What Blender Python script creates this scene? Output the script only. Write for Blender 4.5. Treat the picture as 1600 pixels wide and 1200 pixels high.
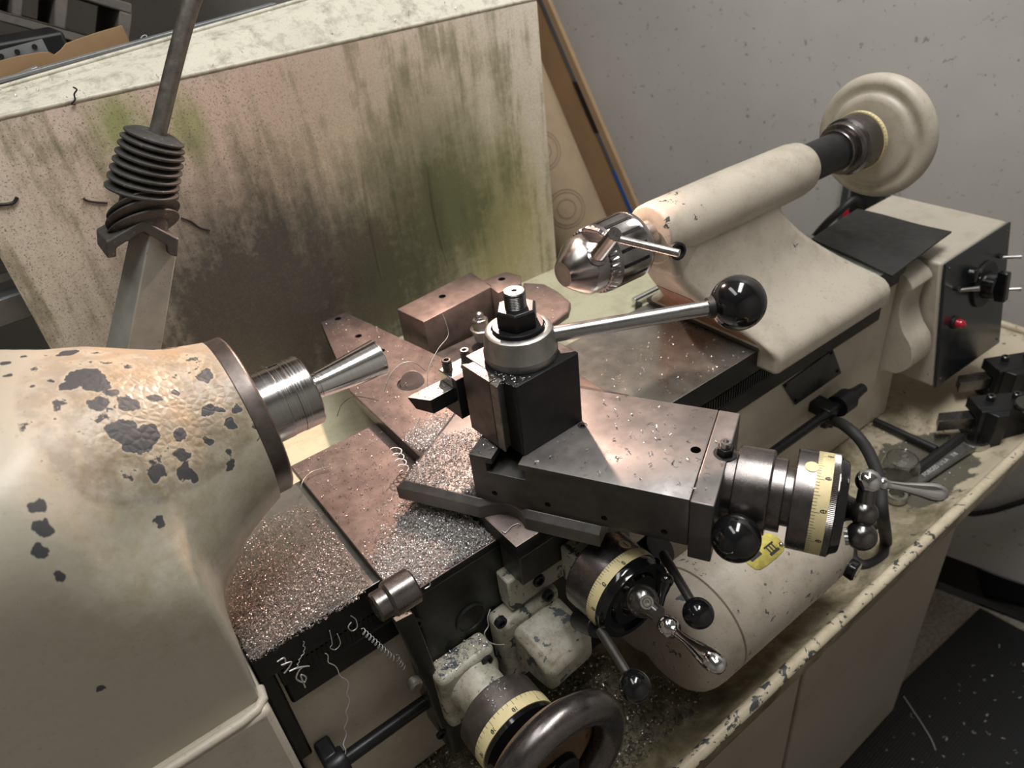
import bpy, bmesh, math, random
from mathutils import Vector, Matrix
random.seed(7)
sc = bpy.context.scene
for o in list(bpy.data.objects): bpy.data.objects.remove(o)
COL = sc.collection
pi = math.pi
def V(*a): return Vector(a[0] if len(a) == 1 else a)

# ---------------------------------------------------------------- camera
# world unit is the metre; all dimensions below are written in millimetres.
# X runs along the lathe spindle, Y away from the operator, Z up; the origin is the face of the spindle nose.
MM = 0.001
cam_d = bpy.data.cameras.new('camera'); cam = bpy.data.objects.new('camera', cam_d); COL.objects.link(cam)
cam_d.sensor_width = 36; cam_d.lens = 25.470; cam_d.clip_start = 0.02; cam_d.clip_end = 30
cam.matrix_world = Matrix([[0.793764, 0.411521, -0.447871, -0.125998], [-0.599311, 0.403574, -0.691342, -0.484778], [-0.103753, 0.817177, 0.566972, 0.307638], [0.0, 0.0, 0.0, 1.0]])
sc.camera = cam
cam_d.dof.use_dof = True; cam_d.dof.focus_distance = 0.60; cam_d.dof.aperture_fstop = 8.0

# ---------------------------------------------------------------- light
w = bpy.data.worlds.new('world'); sc.world = w; w.use_nodes = True
bg = w.node_tree.nodes['Background']; bg.inputs[0].default_value = (0.80, 0.84, 0.92, 1); bg.inputs[1].default_value = 0.3
def area(name, loc, target, sx, sy, energy, col):
    l = bpy.data.lights.new(name, 'AREA'); l.shape = 'RECTANGLE'; l.size = sx; l.size_y = sy; l.energy = energy; l.color = col
    o = bpy.data.objects.new(name, l); COL.objects.link(o); o.location = V(loc) * MM
    o.rotation_euler = (V(target) - V(loc)).to_track_quat('-Z', 'Y').to_euler(); return o
area('ceiling_fluorescent', (480, -200, 1500), (400, -60, -200), 1.25, 0.30, 25, (1.0, 0.985, 0.965))
area('ceiling_fluorescent', (-300, 120, 1500), (-150, 60, -100), 1.25, 0.30, 8, (1.0, 0.985, 0.965))
LAMP = V(292, 196, 268); AIM = V(95, -60, -120)
sp = bpy.data.lights.new('machine_lamp_light', 'SPOT'); sp.energy = 17; sp.color = (1.0, 0.68, 0.55)
sp.spot_size = math.radians(96); sp.spot_blend = 0.45; sp.shadow_soft_size = 0.011
so = bpy.data.objects.new('machine_lamp_light', sp); COL.objects.link(so); so.location = LAMP * MM
so.rotation_euler = (AIM - LAMP).to_track_quat('-Z', 'Y').to_euler()
sc.view_settings.view_transform = 'Standard'; sc.view_settings.look = 'None'
sc.view_settings.gamma = 1; sc.view_settings.use_curve_mapping = False; sc.view_settings.exposure = 0.0

# ---------------------------------------------------------------- materials
class NT:
    def __init__(s, name):
        s.m = bpy.data.materials.new(name); s.m.use_nodes = True; s.t = s.m.node_tree; s.n = s.t.nodes
        s.b = s.n['Principled BSDF']; s.co = None
    def set(s, **k):
        for a, v in k.items():
            a = {'col': 'Base Color', 'metal': 'Metallic', 'rough': 'Roughness', 'spec': 'Specular IOR Level', 'trans': 'Transmission Weight', 'coat': 'Coat Weight', 'ior': 'IOR', 'emit': 'Emission Strength', 'ecol': 'Emission Color', 'aniso': 'Anisotropic', 'nrm': 'Normal'}[a]
            s.put(s.b.inputs[a], v)
        return s
    def put(s, sock, v):
        if isinstance(v, bpy.types.NodeSocket): s.t.links.new(v, sock)
        elif isinstance(v, tuple) and len(v) == 3 and sock.type == 'RGBA': sock.default_value = v + (1,)
        else: sock.default_value = v
    def obj(s):
        if s.co is None: s.co = s.n.new('ShaderNodeTexCoord').outputs['Object']
        return s.co
    def map(s, scale=(1, 1, 1), loc=(0, 0, 0), rot=(0, 0, 0)):
        m = s.n.new('ShaderNodeMapping'); s.put(m.inputs[0], s.obj()); m.inputs['Scale'].default_value = scale
        m.inputs['Location'].default_value = loc; m.inputs['Rotation'].default_value = rot; return m.outputs[0]
    def noise(s, scale, detail=4, rough=.55, vec=None, dist=0):
        n = s.n.new('ShaderNodeTexNoise'); s.put(n.inputs['Vector'], vec or s.obj()); n.inputs['Scale'].default_value = scale
        n.inputs['Detail'].default_value = detail; n.inputs['Roughness'].default_value = rough; n.inputs['Distortion'].default_value = dist; return n.outputs[0]
    def voro(s, scale, vec=None, feature='F1', rnd=1, out=0):
        n = s.n.new('ShaderNodeTexVoronoi'); n.feature = feature; s.put(n.inputs['Vector'], vec or s.obj()); n.inputs['Scale'].default_value = scale
        n.inputs['Randomness'].default_value = rnd; return n.outputs[out]
    def ramp(s, f, *st):
        r = s.n.new('ShaderNodeValToRGB'); s.put(r.inputs[0], f); e = r.color_ramp.elements
        while len(e) < len(st): e.new(.5)
        for i, (p, c) in enumerate(st):
            e[i].position = p; e[i].color = (c + (1,)) if isinstance(c, tuple) else (c, c, c, 1)
        return r.outputs[0]
    def math(s, op, a, b=0.0, c=0.0, clamp=False):
        m = s.n.new('ShaderNodeMath'); m.operation = op; m.use_clamp = clamp
        s.put(m.inputs[0], a); s.put(m.inputs[1], b); s.put(m.inputs[2], c); return m.outputs[0]
    def mix(s, f, a, b, mode='MIX'):
        m = s.n.new('ShaderNodeMix'); m.data_type = 'RGBA'; m.blend_type = mode
        s.put(m.inputs[0], f); s.put(m.inputs[6], a); s.put(m.inputs[7], b); return m.outputs[2]
    def bump(s, h, strength=.3, dist=.001):
        b = s.n.new('ShaderNodeBump'); s.put(b.inputs['Height'], h); b.inputs['Strength'].default_value = strength
        b.inputs['Distance'].default_value = dist; s.put(s.b.inputs['Normal'], b.outputs[0]); return s
    def sep(s, vec=None):
        n = s.n.new('ShaderNodeSeparateXYZ'); s.put(n.inputs[0], vec or s.obj()); return n.outputs
    def blob(s, c, r):            # 1 at the centre of an ellipsoid patch, 0 outside, in metres of object space
        mp = s.map(scale=tuple(1 / v for v in r), loc=tuple(-a / b for a, b in zip(c, r)))
        l = s.n.new('ShaderNodeVectorMath'); l.operation = 'LENGTH'; s.put(l.inputs[0], mp)
        return s.math('SUBTRACT', 1.0, l.outputs['Value'], clamp=True)
def mul3(c, k): return tuple(x * k for x in c)

def plain(name, col, rough=.5, metal=0., **k): return NT(name).set(col=col, rough=rough, metal=metal, **k).m
def metal(name, col, rough=.35, var=.25, scale=60, met=1., spots=None, bumpy=.06):
    s = NT(name); n = s.noise(scale, 6, .65); c = s.ramp(n, (.3, mul3(col, 1 - var)), (.7, mul3(col, 1 + var)))
    if spots:
        m = s.ramp(s.noise(scale * 4, 4, .7), (.62, 0.), (.70, 1.)); c = s.mix(m, c, spots)
    s.set(col=c, metal=met, rough=s.ramp(s.noise(scale * 2.3, 5), (.25, rough * .75), (.8, min(1, rough * 1.3))))
    s.bump(s.noise(scale * 25, 3), bumpy); return s.m
def paint(name, base=(.54, .485, .40), chips=.70, dirt=.5, chipcol=(.045, .05, .052), grime=(.16, .125, .07), rough=.42, scale=22, zone=None):
    s = NT(name)
    c = s.ramp(s.noise(scale * .35, 4), (.3, mul3(base, .90)), (.7, base))
    c = s.mix(s.ramp(s.noise(scale, 8, .72), (.48, 0.), (.80, dirt)), c, grime)
    c = s.mix(s.ramp(s.noise(scale * 11, 4, .7), (.60, 0.), (.70, dirt * .8)), c, mul3(grime, .8))
    hn = s.noise(scale * 3.0, 6, .62, dist=.4)
    if zone: hn = s.math('ADD', hn, s.math('MULTIPLY', s.blob(*zone), .16))
    hole = s.ramp(hn, (chips, 0.), (chips + .012, 1.))
    c = s.mix(hole, c, chipcol)
    s.set(col=c, rough=s.mix(hole, (rough,) * 3, (.6,) * 3)); s.bump(s.math('SUBTRACT', s.noise(scale * 8, 5), hole), .25, .0005)
    return s.m
M = {}
M['cream'] = paint('aged_cream_paint')
M['cream_dirty'] = paint('dirty_cream_paint', chips=.585, dirt=1.3, base=(.50, .48, .39), chipcol=(.07, .085, .09), grime=(.12, .095, .045))
M['cream_clean'] = paint('cream_paint', chips=.76, dirt=.35)
M['cream_motor'] = paint('speckled_cream_paint', base=(.52, .46, .38), chips=.635, dirt=.6, chipcol=(.09, .105, .11), scale=26)
M['rib'] = M['cream_dirty']
CHIPS = [(-0.1286, -0.0619, 0.0668, 0.0083), (-0.1239, -0.0673, 0.0584, 0.0091), (-0.117, -0.0635, 0.0572, 0.0073), (-0.1223, -0.0785, 0.0404, 0.0054), (-0.1015, -0.0612, 0.0471, 0.0044), (-0.1053, -0.0696, 0.0378, 0.0048), (-0.1078, -0.0749, 0.0296, 0.0056), (-0.1055, -0.0758, 0.0233, 0.0032), (-0.0879, -0.0616, 0.0342, 0.0033), (-0.0706, -0.0556, 0.0354, 0.0046), (-0.0778, -0.0484, 0.0475, 0.0046), (-0.0717, -0.0489, 0.0445, 0.0029), (-0.0826, -0.0676, 0.0141, 0.0029), (-0.1362, 0.0206, 0.088, 0.0066), (-0.1329, -0.0199, 0.0873, 0.0102), (-0.1289, -0.0294, 0.0842, 0.0074), (-0.1419, -0.0266, 0.0885, 0.0054), (-0.1329, -0.0459, 0.0795, 0.0046), (-0.1189, -0.0456, 0.0729, 0.0058), (-0.1251, -0.0386, 0.0797, 0.0039), (-0.1046, -0.0411, 0.067, 0.0036), (-0.0693, -0.0269, 0.0598, 0.0055), (-0.1789, -0.0979, 0.0649, 0.0047), (-0.1816, -0.1052, 0.0552, 0.0047), (-0.1888, -0.1111, 0.0478, 0.0037), (-0.1865, -0.1146, 0.029, 0.0034), (-0.1697, 0.0224, 0.0953, 0.0032), (-0.1702, 0.0017, 0.0958, 0.0031), (-0.1596, 0.0277, 0.0929, 0.0024), (-0.1499, -0.0171, 0.0915, 0.0023), (-0.1335, -0.0915, 0.0164, 0.0034), (-0.0909, -0.0358, 0.0622, 0.0029), (-0.0627, -0.05, 0.0402, 0.003), (-0.2001, -0.118, -0.0555, 0.0026), (-0.0534, -0.0511, 0.0359, 0.0039), (-0.0523, -0.0417, 0.0465, 0.0034)]     # where the paint has flaked off the headstock casting
def headstock_paint():
    s = NT('peeling_headstock_paint'); base = (.37, .342, .29)
    c = s.ramp(s.noise(9, 4), (.3, mul3(base, .90)), (.7, base))
    rust = s.math('MULTIPLY', s.blob((-.09, -.01, .075), (.10, .14, .09)), 1.6, clamp=True)
    c = s.mix(s.math('MULTIPLY', rust, s.ramp(s.noise(45, 6, .7), (.35, 0.), (.65, .75))), c, (.44, .30, .17))
    gr = s.blob((-.105, -.07, .01), (.13, .12, .12))
    c = s.mix(s.math('MULTIPLY', s.math('MULTIPLY', gr, 2.2, clamp=True), s.ramp(s.noise(75, 8, .75), (.38, 0.), (.64, .85))), c, (.20, .16, .09))
    c = s.mix(s.ramp(s.noise(230, 4, .7), (.63, 0.), (.70, .6)), c, (.18, .14, .08))
    wob = s.n.new('ShaderNodeVectorMath'); wob.operation = 'ADD'; nv = s.n.new('ShaderNodeTexNoise'); nv.inputs['Scale'].default_value = 130; nv.inputs['Detail'].default_value = 5
    s.put(nv.inputs['Vector'], s.obj()); sc_ = s.n.new('ShaderNodeVectorMath'); sc_.operation = 'MULTIPLY_ADD'; s.put(sc_.inputs[0], nv.outputs['Color'])
    sc_.inputs[1].default_value = (.011, .011, .011); sc_.inputs[2].default_value = (-.0055, -.0055, -.0055); s.put(wob.inputs[0], s.obj()); s.put(wob.inputs[1], sc_.outputs[0])
    spot = s.math('MULTIPLY', s.math('SUBTRACT', s.noise(60, 6, .65), .615), s.math('MULTIPLY', s.blob((-.095, -.04, .07), (.085, .10, .06)), 14.0, clamp=True))
    for x, y, z, r in CHIPS:
        d = s.n.new('ShaderNodeVectorMath'); d.operation = 'DISTANCE'; s.put(d.inputs[0], wob.outputs[0]); d.inputs[1].default_value = (x, y, z)
        spot = s.math('MAXIMUM', spot, s.math('SUBTRACT', .5, s.math('MULTIPLY', d.outputs['Value'], .5 / r)))
    hole = s.ramp(spot, (.0, 0.), (.012, 1.))
    rim = s.ramp(s.math('ADD', spot, .5), (.36, 0.), (.49, 1.))
    c = s.mix(s.math('MULTIPLY', rim, .25), c, (.74, .68, .52)); c = s.mix(hole, c, (.055, .057, .06))
    wr = s.math('MULTIPLY', s.math('MULTIPLY', s.blob((-.098, -.045, .068), (.06, .07, .05)), 2.5, clamp=True), s.voro(190, feature='DISTANCE_TO_EDGE', vec=None))
    s.set(col=c, rough=s.mix(hole, (.38,) * 3, (.62,) * 3))
    h = s.math('ADD', s.math('MULTIPLY', s.noise(200, 4), .35), s.math('MULTIPLY', wr, 2.0))
    s.bump(s.math('SUBTRACT', h, hole), .55, .0008); return s.m
M['headstock'] = headstock_paint()
def splash_paint():
    s = NT('stained_splash_paint'); base = (.68, .60, .50)
    st = s.noise(1, 5, .65, vec=s.map(scale=(55, 55, 6)))
    fine = s.noise(90, 6, .75)
    c = s.ramp(s.noise(7, 4), (.3, mul3(base, .88)), (.7, base))
    def stain_glow(c, ctr, r, col, amt, lo=.0, hi=.5):
        ctr = (-.126 + (ctr[0] + .126) * 1.1, .335, .308 + (ctr[2] - .308) * 1.1); r = (r[0] * 1.1, .2, r[2] * 1.1)
        b = s.math('ADD', s.math('MULTIPLY', s.blob(ctr, r), 1.5), s.math('MULTIPLY', s.math('SUBTRACT', st, .5), .9))
        b = s.math('ADD', b, s.math('MULTIPLY', s.math('SUBTRACT', s.noise(11, 7, .75), .5), .8))
        return s.mix(s.ramp(s.math('MULTIPLY', b, s.math('ADD', fine, .45)), (lo, 0.), (hi, amt)), c, col)
    c = stain_glow(c, (.10, .26, .14), (.30, .2, .19), (.52, .35, .27), .70, .0, 1.0)  # pink pool of lamp light painted over the upper sheet
    c = stain_glow(c, (.26, .26, .06), (.26, .2, .20), (.40, .35, .22), .55, .0, .9)
    c = stain_glow(c, (-.02, .26, .165), (.035, .2, .05), (.24, .26, .08), .85, .1, 1.1)
    c = stain_glow(c, (.035, .26, .15), (.03, .2, .05), (.24, .26, .08), .7, .1, 1.1)
    c = stain_glow(c, (-.08, .26, .0), (.20, .2, .19), (.34, .29, .22), .35, .0, 1.0)
    c = stain_glow(c, (.37, .26, -.07), (.12, .2, .18), (.36, .31, .13), .85, .0, .9)
    c = stain_glow(c, (.29, .26, -.01), (.15, .2, .16), (.11, .13, .055), .92, .02, 1.0)
    c = stain_glow(c, (.18, .26, -.07), (.15, .2, .19), (.075, .08, .045), .95, .02, .9)
    c = stain_glow(c, (.05, .26, -.05), (.19, .2, .20), (.058, .052, .045), .97, .0, .85)
    c = s.mix(s.ramp(s.noise(420, 3, .7), (.45, 0.), (.72, .32)), c, (.18, .15, .10))
    sp1 = s.ramp(s.noise(620, 3, .6), (.58, 0.), (.66, .75))
    sp2 = s.ramp(s.noise(260, 4, .7), (.655, 0.), (.69, .85))
    left = s.math('MULTIPLY', s.blob((-.04, .335, .06), (.32, .3, .28)), 2.2, clamp=True)
    c = s.mix(s.math('MULTIPLY', sp1, s.math('ADD', s.math('MULTIPLY', left, .8), .22)), c, (.07, .06, .04)); c = s.mix(s.math('MULTIPLY', sp2, left), c, (.05, .045, .035))
    s.set(col=c, rough=.42); s.bump(s.noise(160, 4), .12, .0005); return s.m
M['splash'] = splash_paint()
def tray_paint():
    s = NT('grimy_tray_paint'); base = (.60, .52, .38)
    c = s.ramp(s.noise(12, 5), (.3, mul3(base, .82)), (.7, base))
    x = s.sep()[0]
    g = s.math('ADD', s.noise(16, 8, .72, dist=.3), s.ramp(x, (.0, .24), (.42, .14), (.55, .13), (.9, -.06)))
    c = s.mix(s.ramp(g, (.50, 0.), (.62, .55), (.78, .93)), c, (.10, .085, .035))
    c = s.mix(s.ramp(s.noise(40, 6, .7), (.60, 0.), (.72, .7)), c, (.27, .14, .04))
    pool = s.math('ADD', s.math('MULTIPLY', s.blob((.735, -.175, -.42), (.13, .075, .3)), 1.1), s.math('MULTIPLY', s.math('SUBTRACT', s.noise(30, 5, .6), .5), .9))
    pm = s.ramp(pool, (.22, 0.), (.27, .92)); c = s.mix(pm, c, (.10, .095, .075))
    chip = s.ramp(s.noise(70, 6, .65, dist=.4), (.66, 0.), (.675, 1.)); c = s.mix(chip, c, (.06, .065, .065))
    s.set(col=c, rough=s.mix(pm, (.45,) * 3, (.22,) * 3)); s.bump(s.noise(120, 5), .3, .0008); return s.m
M['tray'] = tray_paint()
def rim_paint():
    s = NT('chipped_rim_paint'); base = (.66, .58, .43)
    c = s.mix(s.ramp(s.noise(30, 7, .7), (.45, 0.), (.8, .7)), base, (.30, .21, .09))
    x = s.sep()[0]; g = s.math('ADD', s.noise(75, 5, .6, dist=.6), s.ramp(x, (.2, .08), (.55, -.0)))
    chip = s.ramp(g, (.60, 0.), (.615, 1.)); c = s.mix(chip, c, (.07, .078, .08)); s.set(col=c, rough=.42); s.bump(s.math('SUBTRACT', s.noise(150), chip), .3, .0006); return s.m
M['rim'] = rim_paint()
M['brown_steel'] = metal('oily_brown_steel', (.195, .155, .138), .44, .30, 38, .6, spots=(.12, .085, .07))
M['slide_steel'] = metal('scraped_grey_steel', (.215, .20, .19), .46, .25, 30, .7, spots=(.14, .11, .095))
M['dark_steel'] = metal('dark_slide_steel', (.105, .10, .095), .42, .25, 35, .8)
M['black_steel'] = metal('black_oxide_steel', (.024, .024, .026), .36, .3, 60, .55)
M['apron'] = metal('oily_black_casting', (.028, .030, .028), .34, .5, 30, .4)
M['bed_steel'] = metal('ground_bed_steel', (.34, .34, .31), .30, .2, 25, .9)
M['steel'] = metal('worn_bright_steel', (.50, .49, .47), .28, .15, 45, 1.)
M['grey_cast'] = metal('smooth_grey_steel', (.36, .35, .33), .36, .12, 90, .9)
M['drum_steel'] = metal('burnished_dark_steel', (.17, .155, .15), .27, .18, 60, .9)
M['ring_steel'] = metal('stained_ring_steel', (.135, .115, .105), .42, .4, 40, .8)
def turned(name, col, rough):
    s = NT(name); x = s.noise(1, 3, .6, vec=s.map(scale=(900, 6, 6)))
    s.set(col=s.ramp(x, (.3, mul3(col, .86)), (.7, mul3(col, 1.08))), metal=1., rough=s.ramp(x, (.3, rough * .7), (.7, rough * 1.4))); s.bump(x, .12, .0002); return s.m
M['turned'] = turned('turned_bright_metal', (.80, .79, .78), .16)
M['nose'] = turned('turned_spindle_steel', (.42, .41, .40), .22)
M['chrome'] = plain('chrome', (.72, .72, .73), .07, 1.)
M['chuck'] = metal('polished_chuck_steel', (.40, .385, .38), .20, .15, 70, 1.)
M['dark_chrome'] = metal('darkened_crank_steel', (.16, .155, .15), .22, .2, 80, .95)
M['ball'] = plain('black_phenolic', (.006, .006, .007), .12, 0., coat=.3)
M['rubber'] = metal('black_rubber', (.022, .022, .021), .62, .25, 40, 0.)
M['bellows'] = metal('chip_dusted_rubber', (.05, .047, .043), .55, .3, 60, .1, spots=(.22, .21, .20), bumpy=.25)
M['hole'] = plain('dark_bore', (.006, .006, .006), .7)
M['ink'] = plain('black_ink', (.012, .012, .012), .6)
M['dial'] = metal('yellowed_dial_enamel', (.70, .60, .33), .45, .10, 60, 0.)
M['brass'] = metal('brass_label', (.55, .47, .12), .35, .25, 120, .7)
M['panel'] = metal('black_control_panel', (.012, .015, .019), .20, .3, 20, 0.)
M['plate_dark'] = metal('dark_name_plate', (.05, .055, .062), .35, .3, 60, .6)
M['red'] = plain('red_lens', (.45, .01, .03), .12, 0., coat=.5)
M['post'] = metal('painted_grey_post', (.27, .28, .255), .45, .15, 60, .2, spots=(.14, .13, .10))
M['rod'] = metal('pitted_lamp_rod', (.24, .225, .20), .42, .3, 120, .8, spots=(.10, .09, .07))
M['cabinet'] = paint('beige_cabinet_paint', base=(.46, .42, .345), chips=.80, dirt=.25, scale=8)
M['cardboard'] = metal('brown_cardboard', (.36, .225, .115), .85, .12, 14, 0.)
M['kraft'] = metal('kraft_paper', (.40, .30, .19), .8, .12, 14, 0.)
M['zinc'] = metal('zinc_plated_strip', (.42, .44, .45), .40, .12, 60, .7)
M['concrete'] = metal('dusty_concrete', (.20, .18, .16), .95, .25, 40, 0., bumpy=.4)
M['blue'] = plain('blue_edge_tape', (.02, .10, .38), .5)
M['swarf'] = plain('bright_swarf', (.70, .69, .68), .36, .6)
M['swarf_dim'] = plain('dull_swarf', (.40, .38, .35), .34, .8)
M['bench'] = metal('dusty_dark_bench', (.05, .045, .042), .8, .3, 10, 0.)
M['black'] = plain('matte_black', (.012, .012, .013), .5)
M['lampmetal'] = plain('lamp_shade_enamel', (.05, .05, .05), .4)
s = NT('lamp_bulb_glow'); s.set(col=(1, .8, .65), emit=40., ecol=(1.0, .74, .60)); M['bulb'] = s.m
s = NT('clear_plastic'); s.set(col=(.97, .98, .98), rough=.05, trans=1., ior=1.45); M['clear'] = s.m
def wall_paint():
    s = NT('speckled_grey_wall'); base = (.55, .535, .505)
    c = s.ramp(s.noise(3, 5), (.3, mul3(base, .88)), (.7, mul3(base, 1.06)))
    c = s.mix(s.ramp(s.noise(75, 3, .6), (.645, 0.), (.70, .6)), c, (.17, .15, .12))
    s.set(col=c, rough=.6); s.bump(s.noise(120, 4), .15, .001); return s.m
M['wall'] = wall_paint()
def floor_mat():
    s = NT('speckled_floor'); c = s.ramp(s.noise(120, 4, .8), (.35, (.20, .17, .13)), (.65, (.42, .38, .32))); s.set(col=c, rough=.5); return s.m
M['floor'] = floor_mat()
def mat_mat():
    s = NT('black_ribbed_mat'); wv = s.n.new('ShaderNodeTexWave'); s.put(wv.inputs['Vector'], s.obj()); wv.inputs['Scale'].default_value = 60; wv.bands_direction = 'Y'
    s.set(col=(.012, .012, .013), rough=.55); s.bump(wv.outputs[1], .5, .001); return s.m
M['mat'] = mat_mat()
M['rust'] = metal('rusty_brown_iron', (.16, .095, .05), .6, .5, 30, .2, spots=(.03, .025, .02), bumpy=.3)
M['copper'] = metal('coppery_worn_iron', (.36, .19, .13), .45, .4, 30, .55, spots=(.10, .07, .05))
M['grey_dull'] = metal('dull_grey_tool_steel', (.20, .20, .19), .40, .2, 60, .8)
M['pale'] = plain('pale_stamped_lettering', (.60, .59, .55), .5)
M['swarf_lamplit'] = metal('lamp_pink_swarf', (.56, .49, .46), .34, .45, 300, .55)  # pink copy of the swarf, the lamp's warmth put into its colour
M['cardboard_light'] = metal('light_cardboard', (.44, .30, .17), .85, .1, 14, 0.)
M['tape_grey'] = plain('grey_edge_tape', (.10, .11, .12), .5)
M['print'] = plain('faded_print', (.22, .16, .10), .8)
M['raceway'] = metal('painted_raceway', (.36, .36, .34), .45, .1, 20, .3)
M['raceway_dark'] = metal('raceway_edge', (.10, .115, .11), .4, .1, 20, .5)
M['ceiling'] = plain('ceiling_paint', (.62, .61, .58), .8)
M['pan'] = paint('oily_pale_pan', base=(.56, .54, .38), chips=.8, dirt=.5)
M['ledge'] = paint('scratched_pale_ledge', base=(.62, .59, .49), chips=.72, dirt=1.2, grime=(.24, .22, .17), scale=60)
M['handle_steel'] = metal('smooth_handle_steel', (.36, .355, .35), .26, .05, 30, 1., bumpy=.01)
M['base_steel'] = metal('scraped_base_steel', (.16, .155, .15), .42, .25, 35, .8)
M['cream_tail'] = paint('tailstock_cream_paint', base=(.56, .50, .415), chips=.69, zone=((.395, .005, .02), (.05, .06, .04)))

# ---------------------------------------------------------------- geometry helpers (millimetres in, metres out)
def basis(axis, ref=None):
    w_ = V(axis).normalized(); r = V(ref) if ref is not None else (V(0, 0, 1) if abs(w_.z) < .9 else V(0, 1, 0))
    a = (r - w_ * r.dot(w_)).normalized(); return a, w_.cross(a), w_
class G:
    def __init__(s, mtx=None): s.bm = bmesh.new(); s.x = mtx
    def v(s, p):
        p = V(p); return s.bm.verts.new(s.x @ p if s.x else p)
    def f(s, vs):
        try: return s.bm.faces.new(vs)
        except ValueError: return None
    def loft(s, rings, closed=True, cap=True):
        R = [[s.v(p) for p in r] for r in rings]; n = len(R[0])
        for a, b in zip(R, R[1:]):
            for i in range(n if closed else n - 1): s.f((a[i], a[(i + 1) % n], b[(i + 1) % n], b[i]))
        if cap: s.f(R[0][::-1]); s.f(R[-1])
        return s
    def box(s, a, b):
        (x0, y0, z0), (x1, y1, z1) = a, b
        return s.loft([[(x0, y0, z), (x1, y0, z), (x1, y1, z), (x0, y1, z)] for z in (z0, z1)])
    def prism(s, pts, z0, z1, top=None):
        top = top or pts
        return s.loft([[(p[0], p[1], z0) for p in pts], [(p[0], p[1], z1) for p in top]])
    def extr(s, pts, d):
        return s.loft([[V(p) for p in pts], [V(p) + V(d) for p in pts]])
    def lathe(s, prof, org, axis, seg=48, ref=None, cap=True):
        a, b, c = basis(axis, ref); o = V(org)
        return s.loft([[o + c * t + (a * math.cos(2 * pi * i / seg) + b * math.sin(2 * pi * i / seg)) * max(r, .01) for i in range(seg)] for t, r in prof], cap=cap)
    def cyl(s, p0, p1, r, r1=None, seg=24):
        d = V(p1) - V(p0); return s.lathe([(0, r), (d.length, r if r1 is None else r1)], p0, d, seg)
    def tube(s, path, r, seg=10, closed=False):
        P = [V(p) for p in path]; n = len(P); rings = []; up = None
        for i, p in enumerate(P):
            t = (P[(i + 1) % n] - P[i - 1]) if closed else (P[min(i + 1, n - 1)] - P[max(i - 1, 0)])
            t.normalize()
            if up is None: up = basis(t)[0]
            up = (up - t * up.dot(t)).normalized(); bb = t.cross(up); rr = r[i] if isinstance(r, (list, tuple)) else r
            rings.append([p + (up * math.cos(2 * pi * k / seg) + bb * math.sin(2 * pi * k / seg)) * rr for k in range(seg)])
        if closed: return s.loft(rings + rings[:1], cap=False)
        return s.loft(rings)
    def ball(s, c, r, seg=28, axis=(0, 0, 1), sq=1.):
        n = seg // 2; return s.lathe([(-math.cos(pi * i / n) * r * sq, math.sin(pi * i / n) * r) for i in range(n + 1)], c, axis, seg)
    def torus(s, c, R_, r, axis, seg=64, rs=16):
        a, b, w_ = basis(axis); c = V(c)
        return s.tube([c + (a * math.cos(2 * pi * i / seg) + b * math.sin(2 * pi * i / seg)) * R_ for i in range(seg)], r, rs, True)
    def hexa(s, c, h, r, axis=(0, 0, 1), rot=0., dome=1.5):
        a, b, w_ = basis(axis); c = V(c)
        def ring(t, k): return [c + w_ * t + (a * math.cos(pi / 3 * i + rot) + b * math.sin(pi / 3 * i + rot)) * r * k for i in range(6)]
        return s.loft([ring(0, .94), ring(dome, 1), ring(h - dome, 1), ring(h, .9)])
    def build(s, name, m, root=None, bevel=0., smooth=32, segs=2):
        bmesh.ops.remove_doubles(s.bm, verts=s.bm.verts, dist=.004)
        bmesh.ops.recalc_face_normals(s.bm, faces=s.bm.faces)
        me = bpy.data.meshes.new(name); bmesh.ops.scale(s.bm, vec=(MM, MM, MM), verts=s.bm.verts); s.bm.to_mesh(me); s.bm.free()
        return finish(me, name, m, root, bevel, smooth, segs)
def finish(me, name, m, root, bevel=0., smooth=32, segs=2):
    if me.polygons:
        me.polygons.foreach_set('use_smooth', [smooth > 0] * len(me.polygons))
        if smooth: me.set_sharp_from_angle(angle=math.radians(smooth))
    me.materials.append(M[m] if isinstance(m, str) else m)
    o = bpy.data.objects.new(name, me); COL.objects.link(o)
    if root is not None:
        o.parent = root; top = root
        if root.get('flat'): pass
        elif root.type == 'EMPTY': o.location = -root.location
    if bevel:
        b = o.modifiers.new('bevel', 'BEVEL'); b.width = bevel * MM; b.segments = segs; b.limit_method = 'ANGLE'; b.angle_limit = math.radians(35); b.harden_normals = False
    return o
def thing(name, label, cat, at=(0, 0, 0), group=None):
    o = bpy.data.objects.new(name, None); COL.objects.link(o); o.location = V(at) * MM; o.empty_display_size = .02
    return tag(o, label, cat, group)
def tag(o, label, cat=None, group=None, kind=None):
    o['label'] = label
    if cat: o['category'] = cat
    if group: o['group'] = group
    if kind: o['kind'] = kind
    return o
def structure(o): o['kind'] = 'structure'; return o
def note(o, label): o['label'] = label; return o
def stuff(o): o['kind'] = 'stuff'; return o
def arc(c, r, a0, a1, n, plane='xy'):
    return [(c[0] + r * math.cos(a0 + (a1 - a0) * i / n), c[1] + r * math.sin(a0 + (a1 - a0) * i / n)) for i in range(n + 1)]
def rrect(x0, y0, x1, y1, r, n=4):
    P = []
    for cx, cy, a in ((x1 - r, y1 - r, 0), (x0 + r, y1 - r, pi / 2), (x0 + r, y0 + r, pi), (x1 - r, y0 + r, 1.5 * pi)):
        P += arc((cx, cy), r, a, a + pi / 2, n)
    return P
def interp(x, xs, ys):
    if x <= xs[0]: return ys[0]
    for a, b, c, d in zip(xs, xs[1:], ys, ys[1:]):
        if x <= b: return c + (d - c) * (x - a) / (b - a)
    return ys[-1]
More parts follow.
